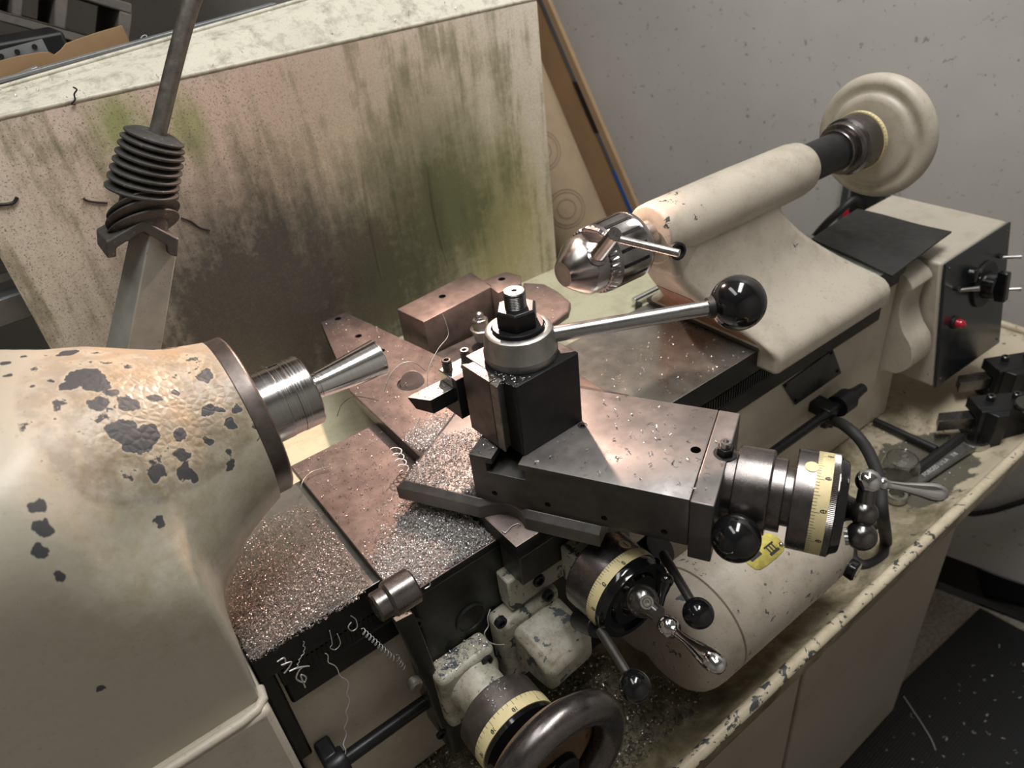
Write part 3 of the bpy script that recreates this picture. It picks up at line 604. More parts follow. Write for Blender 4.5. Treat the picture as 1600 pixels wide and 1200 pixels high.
# upper slide: the top is ground bright, the sides are dark; a T-slot crosses it
g = G(CM); g.loft([[(a, t, z) for a, z in prof] for t in (0, 107)]); sl = g.build('upper_slide', 'dark_steel', COM, .7)
sl.data.materials.append(M['slide_steel'])
for p in sl.data.polygons:
    if p.normal.z > .9 and p.center.z > -.056: p.material_index = 1
g = G(CM); g.loft([[(172.2, -1, z0), (189, -1, z0), (189, 108, z0), (172.2, 108, z0)] for z0 in (-112, -55.4)]); ep = g.build('end_plate', 'slide_steel', COM, 1.2, segs=3)
ep.data.materials.append(M['dark_steel'])
for p in ep.data.polygons:
    if abs(p.normal.z) < .3: p.material_index = 1
for p in ((17.9, 0.0, -91.7), (63.6, 0.0, -91.2), (109.2, 0.0, -91.8), (154.9, 0.0, -91.9)):
    c = CP(p[0], 1.2, p[2]); G().lathe([(-1, 2.4), (0, 2.4), (0, 1.1), (-1.5, 1.0), (-1.5, 0)], c, CP(0, -1, 0) - CP(0, 0, 0), 20).build('gib_screw', 'black_steel', COM)
drill(sl, [(CP((74.0, 58.2, -55.0)[0], (74.0, 58.2, -55.0)[1], -55), up, 4.0, 8), (CP((165.0, 53.6, -55.0)[0], (165.0, 53.6, -55.0)[1], -55), up, 3.9, 9)] + [(CP(p[0], 0, p[2]), CP(0, -1, 0) - CP(0, 0, 0), 2.6, 4) for p in ((17.9, 0.0, -91.7), (63.6, 0.0, -91.2), (109.2, 0.0, -91.8), (154.9, 0.0, -91.9))])
G().lathe([(0, 3.9), (3, 3.9), (3, 2), (1, 1.8), (1, 0)], CP((74.0, 58.2, -55.0)[0], (74.0, 58.2, -55.0)[1], -58.4), (0, 0, 1), 24).build('top_screw', 'dark_steel', COM)
pn = V((186.1, 56.0, -55.0)); c = CP(pn.x, pn.y, -55.4)
G().lathe([(.15, 8.6), (.25, 8), (-.4, 7.6), (-.4, 0)], c, (0, 0, 1), 40).build('nut_recess', 'hole', COM)
nt = G().hexa(c, 6.5, 6.6).build('lock_nut', 'black_steel', COM, .3)
G().lathe([(5, 4.2), (11, 4.2), (11.6, 3.6), (11.6, 2.2), (9, 2), (9, 0)], c, (0, 0, 1), 20).build('set_screw', 'steel', nt).location = (0, 0, 0)
AX = V(.493, -.870, 0); ZA = -83
def ce(s_, t=53, z=ZA): return CP(s_, t, z)
G().lathe([(0, 25), (0, 27), (6.5, 27), (6.5, 25), (7, 25), (7, 31.5), (8, 32.3), (31, 32.3), (32, 31.5), (32, 28), (32.6, 27.5), (41, 27.5), (41.6, 27), (41.6, 22), (52, 22)], ce(189), AX, 96).build('bearing_collar', 'drum_steel', COM)
G().lathe([(0, 22), (0, 36), (1, 37), (14, 37), (14, 35)], ce(236), AX, 96).build('dial_drum', 'drum_steel', COM)
ph = math.radians(-122); rf = V(0, 0, 1) * math.cos(ph) + V(-.870, -.493, 0) * math.sin(ph)
dial(COM, ce(249.6), AX, rf, 37.05, 0, 10.4, math.radians(3.6), range(100), [(i, str(i)) for i in range(0, 100, 10)], 6.0)
ph = math.radians(8); nr = V(0, 0, 1) * math.cos(ph) + V(-.870, -.493, 0) * math.sin(ph)
G().lathe([(-.6, 4.6), (.35, 4.6), (.35, 0)], ce(246) + nr * 37, nr, 24).build('zero_mark', 'dial', COM)
g = G(); rings = []
for t in (0, 4.2):
    a, b, c_ = basis(AX, (0, 0, 1)); rings.append([ce(260) + AX * t + (a * math.cos(pi * i / 180) + b * math.sin(pi * i / 180)) * (36.7 if i % 2 else 37.2) for i in range(360)])
g.loft(rings); g.build('knurled_ring', 'drum_steel', COM, smooth=0)
G().lathe([(0, 36.4), (1, 36.4), (2, 35), (6, 33), (7, 31.5), (7, 12), (10, 9), (14, 8)], ce(264), AX, 96).build('dial_rim', 'ball', COM)
hub = V((256.1, -319.3, -75.8)); top = V((264.7, -314.0, -55.4)); low = V((248.3, -325.0, -88.6))
cr = G().ball(hub, 9.6, 28).build('crank_hub', 'dark_chrome', COM, smooth=60)
G().cyl(ce(284), hub, 5.5, 5.5, 20).build('crank_spindle', 'chrome', COM)
for a, b, n in ((hub, top, 'crank_arm'), (hub, low, 'crank_arm')): G().cyl(a, b, 6.2, 5.6, 20).build(n, 'dark_chrome', COM)
G().ball(top, 8.6, 28).build('crank_ball', 'chrome', COM, smooth=60); G().ball(low, 10.4, 28).build('crank_ball', 'dark_chrome', COM, smooth=60)
hd = (V((300.6, -345.7, -67.8)) - top).normalized()
G().lathe([(7.4, 3.8), (9, 4.6), (11, 4.6), (12.5, 3.4), (16, 2.9), (24, 3.2), (35, 4.8), (43, 6.4), (48, 6.6), (52, 5.6), (55, 3.2), (56, 0)], top, hd, 32).build('crank_handle', 'chrome', COM, smooth=60)
kd = V((241.8, -316.6, -91.2)); a, b, c_ = basis(low - kd)
g = G(); g.loft([[kd + c_ * t + (a * math.cos(pi * i / 15) + b * math.sin(pi * i / 15)) * (5.6 if i % 2 else 6.2) for i in range(30)] for t in (0, 5)]); g.build('thumb_screw', 'steel', COM, smooth=0)
kb = V((181.9, -271.2, -85.3)); cc = ce(208)
LK = G().cyl(cc + (kb - cc).normalized() * 28, kb, 4.6, 4.4, 20).build('lock_lever', 'rod', COM)
G().ball(kb, 17.3, 40).build('ball_knob', 'ball', LK, smooth=60).location = (0, 0, 0)

# ---------------------------------------------------------------- tool post, holder, cutting tool
BX = Matrix(((.9994, -.035, 0, 107.9), (.035, .9994, 0, -127.7), (0, 0, 1, 0), (0, 0, 0, 1)))
TP = thing('tool_post', 'black square quick-change tool post with a grey round cap and a ball handle', 'tool post', BX @ V(31, 31, -55))
g = G(BX); g.prism([(1.2, 0), (61.5, 0), (62.7, 1.2), (62.7, 62), (61.5, 63), (1.2, 63), (0, 62), (0, 1.2)], -54.8, 10); g.build('post_block', 'black_steel', TP, .7)
g = G(BX); g.prism([(.5, 15.5), (-3.5, 14.5), (-8.2, 11.2), (-8.6, 12), (-8.6, 20.0), (-4, 20.4), (.5, 20.4)], -52, 9.5); g.build('dovetail_wedge', 'rod', TP, .4)
g = G(BX); g.prism([(.5, 20.8), (-8.6, 20.8), (-8.6, 56), (-3.5, 52.5), (.5, 52)], -52, 9.8); g.build('dovetail_face', 'ring_steel', TP, .5)
HUB = BX @ V(31.4, 31.4, 10)
G().lathe([(.3, 26), (.3, 28), (3, 28.6), (7, 28.6), (7.6, 28.2), (20, 26.6), (23.5, 25.4), (24.6, 23.5), (24.6, 21), (22.5, 20.5), (22.5, 12)], HUB, (0, 0, 1), 72).build('cam_cap', 'grey_cast', TP)
G().lathe([(22, 20), (24, 20), (24.5, 19.6), (27, 19.6), (27.6, 19), (27.6, 9)], HUB, (0, 0, 1), 56).build('flange_washer', 'black_steel', TP)
G().hexa(HUB + V(0, 0, 27.4), 15, 16.4, rot=.35).build('top_nut', 'black_steel', TP, .4)
g = G(); pr = [(38, 8.2)]
for i in range(9): pr += [(41.5 + i * 1.35, 8.3), (42.1 + i * 1.35, 7.5), (42.7 + i * 1.35, 8.3)]
pr += [(54.4, 8.3), (55.2, 7.4), (55.2, 2.2), (54, 2), (54, 0)]
g.lathe(pr, HUB, (0, 0, 1), 40); g.build('threaded_stud', 'dark_chrome', TP, smooth=25)
BL = V((285.8, -179.5, 25.7)); hs = HUB + V(0, 0, 13); dr = (BL - hs).normalized()
hn = G().cyl(hs + dr * 22, BL, 6.3, 5.9, 24).build('clamp_handle', 'handle_steel', TP, smooth=60)
G().cyl(BL - dr * 24, BL - dr * 17, 8, 9, 24).build('knob_collar', 'black', hn).location = (0, 0, 0)
G().ball(BL, 21.5, 48, dr).build('ball_knob', 'ball', hn, smooth=60).location = (0, 0, 0)

TH = thing('tool_holder', 'dark steel tool holder with two upright set screws on the back of the tool post', 'tool holder', (130, -52, -46))
HXm = BX
g = G(BX); g.prism([(-11.5, 63.5), (62, 63.5), (62, 70), (-11.5, 70)], -46, -8); g.build('holder_web', 'black_steel', TH, .6)
g = G(BX); g.prism([(-11.5, 69), (62, 69), (62, 88), (-11.5, 88)], -17.5, -8); g.build('upper_jaw', 'steel', TH, .8)
g = G(BX); g.prism([(-11.5, 69), (62, 69), (62, 88), (-11.5, 88)], -46, -32); g.build('lower_jaw', 'black_steel', TH, .6)
for p in ((98.7, -46.7, -8.0), (117.5, -44.7, -8.0)):
    pr = []
    for i in range(5): pr += [(i * 1.8 - 1, 4.0), (i * 1.8 - .2, 3.4), (i * 1.8 + .6, 4.0)]
    G().lathe([(-6, 4)] + pr + [(9.2, 4.0), (9.8, 3.5), (9.8, 2.1), (7, 2), (7, 0)], p, (0, 0, 1), 20).build('set_screw', 'dark_chrome', TH, smooth=25)
CT = thing('cutting_tool', 'dark steel cutting tool bit clamped in the tool holder, tip angled', 'cutting tool', (90, -50, -32))
tp_, tq, e_ = V((60.8, -42.2, -18.0)), V((71.8, -59.4, -18.0)), V(120, -57.5, -18)
g = G(); top_ = [tp_, tq, V(120, -57.4, -18), V(120, -42.0, -18), V(tp_.x + 8, -41.2, -18)]
bot_ = [tp_ + V(5, -1, -13.5), tq + V(1, 0, -13.5), V(120, -57.4, -31.6), V(120, -42.0, -31.6), V(tp_.x + 10, -42, -31.6)]
g.loft([bot_, top_]); tbm = g.build('tool_bar', 'black_steel', CT, .25); tbm.data.materials.append(M['grey_cast'])
for p in tbm.data.polygons:
    if p.normal.z > .9: p.material_index = 1  # top face takes a paler steel, painting in the lamp's light

# ---------------------------------------------------------------- taper attachment blocks behind the cross slide
TA = thing('taper_attachment', 'dark brown stepped block and rounded arm bolted behind the cross slide', 'block', (260, 190, -170))
gb1 = G().prism([(188.7, 230.9, -95.0), (195.2, 179.5, -95.0), (302.1, 191.2, -95.0), (305.6, 245.3, -95.0)], -170, -95).build('guide_block', 'brown_steel', TA, 1)
gb2 = G().prism([(296, 172), (330, 170), (343, 188), (337, 211), (302, 214)], -170, -95).build('end_block', 'brown_steel', TA, 1)
arm = [(353.2, 198.1, -112.0), (368.5, 175.4, -112.0), (367.2, 146.1, -112.0), (359.6, 113.2, -112.0), (343.3, 98.9, -112.0), (311.8, 91.6, -112.0), (281.4, 89.0, -112.0), (267.1, 108.4, -112.0)]
G().prism(arm, -122, -112).build('swing_arm', 'brown_steel', TA, 2)
G().box((200, 101, -170), (290, 178, -140)).build('rear_way', 'dark_steel', TA, 1)
drill(gb1, [((244.3, 216.5, -95.0), (0, 0, 1), 4.6, 9)]); drill(gb2, [((320.9, 198.1, -95.0), (0, 0, 1), 4.6, 9)])
TB = thing('clamp_bolt', 'small bright clamp bolt with flanged nut standing behind the tool post', 'bolt', (254.6, 153.6, -119.0))
c = V((252.0, 149.9, -119.0))
G().lathe([(-12, 9), (0, 9), (0, 13), (3.5, 13), (4, 12), (4, 6)], c, (0, 0, 1), 40).build('flange_washer', 'steel', TB, .3)
G().hexa(c + V(0, 0, 4), 12, 9.6, rot=.2).build('hex_nut', 'steel', TB, .4)
G().lathe([(15, 5.4), (17.5, 5.4), (18, 4.9), (18.6, 5.4), (20.5, 5.4), (23, 4.2), (24.5, 2), (24.8, 0)], c, (0, 0, 1), 28).build('stud_end', 'steel', TB, smooth=50)

# ---------------------------------------------------------------- tailstock
TS = thing('tailstock', 'cream cast tailstock with round barrel, black quill and large cream handwheel', 'tailstock', (560, 0, -142))
Z_ = [-165, -160, -150, -145, -139, -134, -128, -118, -105, -92, -80, -66, -50, -36, -24, -8]
def yf(z): return interp(z, [-165, -150, -145, -139, -134, -128, -118, -105, -92, -80, -66, -50, -36, -24, -8], [-107, -108, -107.5, -105, -100, -92, -78, -61, -51, -44, -38, -33.5, -30.5, -28.5, -26])
def xr(z): return interp(z, [-165, -145, -132, -116, -92, -70, -47, -25, -8], [682, 682, 680, 661, 632, 606, 580, 560, 556])
def xl(z): return interp(z, [-165, -145, -126, -105, -85, -60, -40, -25, -8], [461, 461, 453, 436, 416, 394, 384, 381, 380])
rings = []
for z in Z_:
    r = 7 if z < -120 else 16 if z < -60 else 12
    rings.append([(x, y, z) for x, y in rrect(xl(z), yf(z), xr(z), min(80, -yf(z) * .8), r, 6)])
g = G(); g.loft(rings); g.build('body_casting', 'cream_tail', TS, 4, smooth=70, segs=3)
G().box((457.5, -84, -141.6), (680, 84, -135)).build('base_pad', 'dark_steel', TS, .5)
G().lathe([(375, 18), (375, 28.5), (376, 30.2), (378, 31.2), (388, 31.9), (500, 32.5), (604, 31.5), (618, 29.5), (625, 26), (628, 22), (628, 18)], (0, 0, 0), (1, 0, 0), 72).build('barrel', 'cream_tail', TS, smooth=60)
G().extr([(376, -30, -4), (378, -34, -24), (384, -30, -44), (400, -28, -54), (430, -28, -50), (432, -26, -10)], (0, 40, 0)).build('clamp_lug', 'cream', TS, 8, segs=3)
G().lathe([(-2, 0), (-2, 9), (3.5, 9), (4, 8), (4, 6.4), (1, 6), (1, 0)], V((379.1, -33.0, -8.4)), (-.25, -1, .2), 32).build('quill_lock', 'black', TS)
note(G().lathe([(620, 22.6), (694, 22.6)], (0, 0, 0), (1, 0, 0), 64).build('quill', 'black_steel', TS), 'black steel quill')
G().lathe([(690, 22), (690, 24.8), (691, 25.6), (699, 25.6), (700, 25), (700, 30), (702, 31.2), (710, 31.2), (712, 34), (737, 34.6), (739, 33)], (0, 0, 0), (1, 0, 0), 72).build('dial_sleeve', 'drum_steel', TS)
bd = G().lathe([(737.5, 30), (737.5, 36), (743.5, 36), (743.5, 30)], (0, 0, 0), (1, 0, 0), 72, cap=False).build('dial_band', 'dial', TS)
g = G()
for i in range(0, 50):
    a = i * 2 * pi / 50; y, z = math.cos(a), math.sin(a); t = V(0, -z, y) * .25; n = V(0, y, z) * 36.15
    g.f([g.v(V(737.6, 0, 0) + n - t), g.v(V(737.6, 0, 0) + n + t), g.v(V(740 + (i % 5 == 0), 0, 0) + n + t), g.v(V(740 + (i % 5 == 0), 0, 0) + n - t)])
stuff(g.build('graduations', 'ink', bd, smooth=0)).location = (0, 0, 0)
pr = [(744, 10), (746, 46), (747, 52), (750, 54), (753, 56), (753.5, 60), (751.5, 64), (752, 69), (756, 73.5), (762, 76), (769, 75), (774, 71.5), (776, 66), (774, 60), (768, 54), (764, 40), (764, 0)]
G().lathe(pr, (12, -2, -3), (1, 0, 0), 96).build('handwheel', 'cream', TS, smooth=60)
mc = G().loft([[(xl(z) - .7, yf(z) + 14, z), (xl(z) - .7, -yf(z) * .8 - 14, z), (xl(z) + 3, -yf(z) * .8 - 14, z), (xl(z) + 3, yf(z) + 14, z)] for z in (-132, -126, -105, -85, -76)]).build('worn_face', 'copper', TS, .3)

CK = thing('drill_chuck', 'polished keyed drill chuck fitted in the tailstock, key standing in it', 'drill chuck', (320, 0, 0))
G().lathe([(260, 7.5), (260, 12.2), (261, 13.4), (279, 27), (283, 28.6), (295, 29.2), (295, 27)], (0, 0, 0), (1, 0, 0), 72).build('chuck_nose', 'chuck', CK)
G().lathe([(259.9, 9.6), (261.4, 9.4), (268, 9.2), (268, 0)], (0, 0, 0), (1, 0, 0), 40, cap=False).build('jaw_bore', 'hole', CK)
for i in range(3):
    a = .5 + i * 2 * pi / 3; d = V(0, math.cos(a), math.sin(a)); t = V(0, -d.z, d.y)
    G().extr([V(260.2, 0, 0) + d * 2.0, V(260.2, 0, 0) + d * 9.4 + t * 3.2, V(260.2, 0, 0) + d * 9.4 - t * 3.2], (8, 0, 0)).build('jaw', 'steel', CK)
g = G(); nT = 36; rg = []
for x, ri, ro in ((294, 27, 27), (295.5, 30.2, 32), (299, 31, 33.2), (303, 33.6, 33.6)):
    rg.append([V(x, math.cos(2 * pi * i / (nT * 4)) * (ro if i % 4 < 2 else ri), math.sin(2 * pi * i / (nT * 4)) * (ro if i % 4 < 2 else ri)) for i in range(nT * 4)])
g.loft(rg); g.build('tooth_ring', 'chuck', CK, smooth=20)
G().lathe([(303, 30), (303, 33.6), (307, 34), (308, 33.4), (343, 33.4), (344, 34), (348, 33.2), (352, 30), (353, 22)], (0, 0, 0), (1, 0, 0), 96).build('sleeve', 'chuck', CK)
for i in range(14):
    a = i * 2 * pi / 14; n = V(0, math.cos(a), math.sin(a)); t = V(0, -n.z, n.y) * 1.7
    G().extr([V(309, 0, 0) + n * 33.25 - t, V(309, 0, 0) + n * 33.25 + t, V(341, 0, 0) + n * 33.25 + t, V(341, 0, 0) + n * 33.25 - t], n * .5).build('flute', 'black_steel', CK)
G().lathe([(351, 21), (354, 21), (355, 16), (361, 15), (364, 17.5), (372, 17.5), (373, 11), (390, 10)], (0, 0, 0), (1, 0, 0), 56).build('arbor', 'steel', CK)

KY = thing('chuck_key', 'silver chuck key with knurled thumb tab and slim handle plugged into the drill chuck', 'chuck key', (333.0, 11.0, 5.8))
k0, k1 = V((286.3, -17.0, 12.1)), V((281.3, -49.9, 47.9))
kd = (k1 - k0).normalized()
G().lathe([(-8, 2.5), (-7, 4), (0, 4), (0, 9), (2.5, 10.4), (7.5, 10.4), (8.5, 7.6), (9.5, 7.2), ((k1 - k0).length - 1, 7), ((k1 - k0).length, 6.2), ((k1 - k0).length, 0)], k0, kd, 40).build('key_body', 'chuck', KY)
h0 = k1 - kd * 7; h1 = V((307.4, -100.7, 35.1))
G().cyl(h0, h1, 3.5, 3.5, 20).build('key_handle', 'steel', KY, .8)
tb = V((277.6, -23.9, 41.3)); xd = (tb - h0).normalized(); a, b, c_ = basis(xd, kd)
pts = [h0 + xd * t + a * w_ for t, w_ in ((2, -3), (8, -4), (12, -8), (26, -9), (31, -5), (33, 0), (31, 5), (26, 8), (12, 7), (8, 3.5), (2, 3))]
tab = G().extr([p - b * 2.2 for p in pts], b * 4.4).build('thumb_tab', 'chuck', KY, .8)
g = G(); o_ = h0 + xd * 20
for i in range(11):
    for s_ in (1, -1):
        p = o_ + xd * (i - 5) * 2.0; q = (xd * .7 + a * .7 * s_) * 5.5; n = b * 2.3 * (1 if True else 1)
        for sg in (1, -1): g.tube([p - q + n * sg, p + q + n * sg], .35, 4)
stuff(g.build('knurling', 'steel', tab, smooth=0)).location = (0, 0, 0)
fs = text2d('82', 6.0)
g = G(); ka, kb_, kc = basis(kd, (.5, 0, .8)); kr = ka.cross(kc) * 1
B = [g.v(k1 + kc * .15 + kr * x + ka * y) for x, y, _ in fs[0]]
for f in fs[1]: g.f([B[i] for i in f])
stuff(g.build('stamped_number', 'ink', KY, smooth=0))

# ---------------------------------------------------------------- control box on the tail end of the bed
CB = thing('control_box', 'cream control box with sloping black switch panel on the tail end of the lathe', 'control box', (900, 0, -405))
pa, pb, pc_, pd = V((822.1, -100.0, -165.9)), V((1000.8, -100.0, -164.7)), V((1025.7, -126.0, -368.9)), V((831.1, -126.0, -358.4))
dy = V(0, 168, 0)
fr = [pa + V(0, 2.5, 0), pb + V(0, 2.5, 0), pc_ + V(0, 2.5, 0), pd + V(0, 2.5, 0)]
bk = [V(pa.x, 75, pa.z + 0), V(pb.x, 75, pb.z), V(pc_.x, 75, pc_.z), V(pd.x, 75, pd.z)]
G().loft([fr, bk]).build('box_shell', 'cream', CB, 4, segs=3)
pn = (pb - pa).cross(pd - pa).normalized(); pn = -pn if pn.y > 0 else pn
ex = (pb - pa).normalized(); ez = pn.cross(ex); ez = -ez if ez.z < 0 else ez
def ring4(k, off): 
    cx = (pa + pb + pc_ + pd) / 4; return [p + (cx - p).normalized() * k + pn * off for p in (pa, pb, pc_, pd)]
G().loft([ring4(0, 0), ring4(0, 2), ring4(2, 3)]).build('switch_panel', 'panel', CB, 1.2)
def onp(u, v): return pa + (pb - pa) * u + (pd - pa).lerp(pc_ - pb, u) * v + pn * 3
sw = onp(.62, .36)
rs = G().lathe([(0, 34), (3, 34), (4, 33), (4, 0)], sw, pn, 56).build('rotary_plate', 'black', CB)
rk = G().lathe([(0, 20), (14, 18), (16, 16), (16, 0)], sw + pn * 4, pn, 40).build('rotary_knob', 'ball', CB)
q = [sw + pn * 18 + ex * x + ez * z for x, z in ((-7, -21), (7, -21), (6, 23), (-6, 23))]
G().extr(q, pn * 14).build('knob_grip', 'ball', rk, 2).location = (0, 0, 0)
def toggle(u, v, ln, dr, m='chrome'):
    c = onp(u, v); t = G().hexa(c, 4, 6).build('toggle_nut', 'dark_chrome', CB); dr = V(dr).normalized()
    G().tube([c + pn * 3, c + pn * 3 + dr * ln * .5, c + pn * 3 + dr * ln], [2.6, 3.0, 3.8], 16).build('toggle_lever', m, t, smooth=60).location = (0, 0, 0)
toggle(.84, .22, 24, pn + ex * .45 + ez * .05); toggle(.20, .26, 24, pn + ex * .35 + ez * .2, 'grey_cast'); toggle(.965, .52, 20, pn + ex * .4 + ez * .1)
c = onp(.20, .52); pl = G().lathe([(0, 9.5), (3, 9.5), (4, 8), (4, 7)], c, pn, 32).build('pilot_lamp', 'black', CB)
G().lathe([(3, 6.6), (10, 6.4), (13, 5), (15, 2), (15.4, 0)], c, pn, 28).build('red_lens', 'red', pl, smooth=60).location = (0, 0, 0)
note(pl, 'pilot lamp with red lens')
c = onp(.40, .21); G().lathe([(0, 11), (9, 10), (10, 8), (10, 0)], c, pn, 32).build('push_button', 'ball', CB)
for u, v in ((.06, .05), (.94, .05), (.94, .94), (.06, .94)): G().ball(onp(u, v) - pn * .6, 2.2, 12).build('panel_screw', 'dark_steel', CB)
RS = thing('rubber_sheet', 'flat black rubber sheet lying over the bed end and cream control box', 'rubber sheet', (860, 0, -163))
zt = -160
q = [V((862.0, 52.0, -139.0)), V((864.6, -82.6, -139.0)), V((703.5, -93.0, -139.0)), V((735.6, 41.7, -139.0))]
g = G(); nx, ny = 10, 8; rows = []
for j in range(ny + 1):
    a, b = q[0].lerp(q[3], j / ny), q[1].lerp(q[2], j / ny)
    rows.append([a.lerp(b, i / nx) + V(0, 0, .7 * math.sin(i * .7 + j * .5)) for i in range(nx + 1)])
T = [[g.v(p) for p in r] for r in rows]; Bm = [[g.v(p - V(0, 0, 2.4)) for p in r] for r in rows]
for j in range(ny):
    for i in range(nx):
        g.f((T[j][i], T[j][i + 1], T[j + 1][i + 1], T[j + 1][i])); g.f((Bm[j][i], Bm[j + 1][i], Bm[j + 1][i + 1], Bm[j][i + 1]))
for A_, n in ((lambda i: (T[0][i], Bm[0][i]), nx), (lambda i: (T[ny][i], Bm[ny][i]), nx), (lambda i: (T[i][0], Bm[i][0]), ny), (lambda i: (T[i][nx], Bm[i][nx]), ny)):
    for i in range(n): (a, b), (c, d) = A_(i), A_(i + 1); g.f((a, c, d, b))
g.build('sheet', 'rubber', RS, smooth=60)
MP = thing('metal_bar', 'short bright round bar lying behind the tailstock on the pale drip pan', 'bar', (500, 140, -196))
G().cyl((505.1, 155.0, -185.0), (589.5, 154.9, -185.0), 4.6, 4.6, 20).build('round_bar', 'chrome', MP, .5)
G().lathe([(0, 5), (10, 5)], V((505.9, 146.0, -185.0)) + V(0, 0, -11), (0, 0, 1), 16).build('bar_foot', 'black', MP)

# ---------------------------------------------------------------- cream feed motor hanging on the apron
MO = thing('feed_motor', 'speckled cream round feed motor with yellow brass label beneath the compound slide', 'motor', (330, -180, -395))
MC = V((284.4, -180.1, -335.0)); my, mz, mr = MC.y, MC.z, 60.5
xs0 = (317.1, -205.0, -395.5)[0]; 
SX = 262; EX = 452
prof = [(SX + .8, mr - 1.4), (SX + 1.6, mr), (EX - 28, mr), (EX - 27.4, mr - .8), (EX - 26.6, mr), (EX - 10, mr - 1.5), (EX - 3, mr - 5), (EX, mr - 12), (EX, 0)]
G().lathe(prof, (0, my, mz), (1, 0, 0), 96).build('motor_barrel', 'cream_motor', MO)
def caprow(x, k):
    out = []; c1, r1 = V(0, my, mz), mr - k; c2, r2 = V(0, my + 56, mz - 20), 44 - k
    for i in range(72):
        a = 2 * pi * i / 72; d = V(0, math.cos(a), math.sin(a)); o_ = (c1 + c2) / 2 * 1.0 + (c1 - c2) * .0
        def hit(c, r):
            e = o_ - c; bq = e.dot(d); cq = e.dot(e) - r * r; dd = bq * bq - cq
            return -bq + math.sqrt(dd) if dd > 0 else 0
        ra, rb = hit(c1, r1), hit(c2, r2); kk = 6; r_ = kk * math.log(math.exp(ra / kk) + math.exp(rb / kk)); out.append((x, o_.y + d.y * r_, o_.z + d.z * r_))
    return out
x0 = SX - 52
G().loft([caprow(x0 + a, k) for a, k in ((0, 22), (1.5, 16), (5, 9), (11, 4), (20, 1.2), (32, 0), (50.5, 0), (52, 1.2))]).build('gear_case', 'cream_motor', MO, smooth=60)
def onm(x, ang, k=0.): return V(x, my - math.cos(ang) * (mr + k), mz + math.sin(ang) * (mr + k))
bl = [(-23, -9), (-19, -12), (-9, -13), (9, -13), (19, -12), (23, -9), (25, 0), (23, 9), (19, 12), (9, 13), (-9, 13), (-19, 12), (-23, 9), (-25, 0)]
LB = V((325.5, -214.1, -247.5)); la = math.asin(max(-1, min(1, (LB.z - mz) / mr))); lx = 338
hw_ = [(-13, 9), (-12, 19), (-9, 23), (-4, 24.5), (0, 25), (4, 24.5), (9, 23), (12, 19), (13, 9)]
g = G(); g.loft([[onm(lx - w_, 1.30 + y / mr, .8), onm(lx + w_, 1.30 + y / mr, .8), onm(lx + w_, 1.30 + y / mr, -.6), onm(lx - w_, 1.30 + y / mr, -.6)] for y, w_ in hw_]); lb = g.build('brass_label', 'brass', MO, smooth=30)
g = G()
for x0_, x1_, y0_, y1_ in ((2, 16, -9, 2), (-20, -4, -2, 7)):
    q = [onm(lx + x, 1.30 + y / mr, .95) for x, y in ((x0_, y0_), (x1_, y0_), (x1_, y1_), (x0_, y1_))]; g.f([g.v(p) for p in q])
for k in range(3): g.f([g.v(onm(lx + x, 1.30 + y / mr, 1.1)) for x, y in ((4 + k * 4, -7), (5.6 + k * 4, -7), (5.6 + k * 4, 0), (4 + k * 4, 0))])
stuff(g.build('label_print', 'ink', lb, smooth=0)).location = (0, 0, 0)
G().ball(onm(lx + 21, 1.2, .5), 2.8, 14).build('label_screw', 'steel', lb).location = (0, 0, 0)
pk = V((374.0, -243.9, -309.6)); G().lathe([(-6, 10), (4, 11.5), (9, 12), (11, 10), (11, 0)], onm(EX - 15, -.12, -2), (.15, -1, -.05), 32).build('brush_cap', 'ball', MO)

# ---------------------------------------------------------------- tools lying in the tray
TZ = -426
def bar(a, b, r, name, m, root): return G().cyl(a, b, r, r, 20).build(name, m, root, .6)
TW = thing('t_handle_wrench', 'black T-handle wrench lying on the oily tray floor', 'wrench', (789.4, -172.2, -420.0))
a_, b_, c_ = V((780.0, -76.5, -418.0)), V((777.5, -171.2, -416.0)), 0
bar(V((710.3, -175.8, -415.0)), V((824.7, -180.9, -415.0)), 7, 'cross_bar', 'black', TW)
bar(a_, b_, 5.2, 'shank', 'black', TW)
SPN = thing('combination_spanner', 'grey steel spanner with a ring end lying beside the tray rim', 'spanner', (743.4, -197.2, -424.0))
s0_, s1_ = V((656.8, -182.1, -420.0)), V((840.2, -197.7, -420.0))
dx = (s1_ - s0_).normalized(); dn_ = dx.cross(V(0, 0, 1))
L_ = (s1_ - s0_).length
def sp_pt(t, w_, z): return s0_ + dx * t + dn_ * w_ + V(0, 0, z)
g = G()
out = [(14, 8), (30, 7.5), (L_ * .6, 8.5), (L_ - 20, 10), (L_ - 20, -10), (L_ * .6, -8.5), (30, -7.5), (14, -8)]
g.loft([[sp_pt(t, w_ * k, z) for t, w_ in out] for z, k in ((-3.5, .8), (-1, 1), (2, 1), (3.6, .8))]); sh = g.build('spanner_shank', 'grey_dull', SPN, smooth=40)
g = G(); c = s1_ - dx * 4
g.lathe([(-5, 12.2), (-5, 17), (-3, 19), (3, 19), (5.5, 17.5), (5.5, 13), (3.5, 12.2), (-5, 12.2)], c, (0, 0, 1), 40, cap=False); g.build('ring_end', 'steel', SPN)
g = G(); g.lathe([(-5, 9), (-5, 13.5), (-3, 14.5), (3, 14.5), (5.5, 13.2), (5.5, 9.6), (-5, 9)], s0_, (0, 0, 1), 36, cap=False); g.build('small_ring_end', 'steel', SPN)
g = G(); letter(g, 'FORGED U.S.A    7/8', 8.5, lambda u, v: sp_pt(L_ * .52 + u, -v, 3.75)); stuff(g.build('stamped_lettering', 'pale', sh, smooth=0)).location = (0, 0, 0)
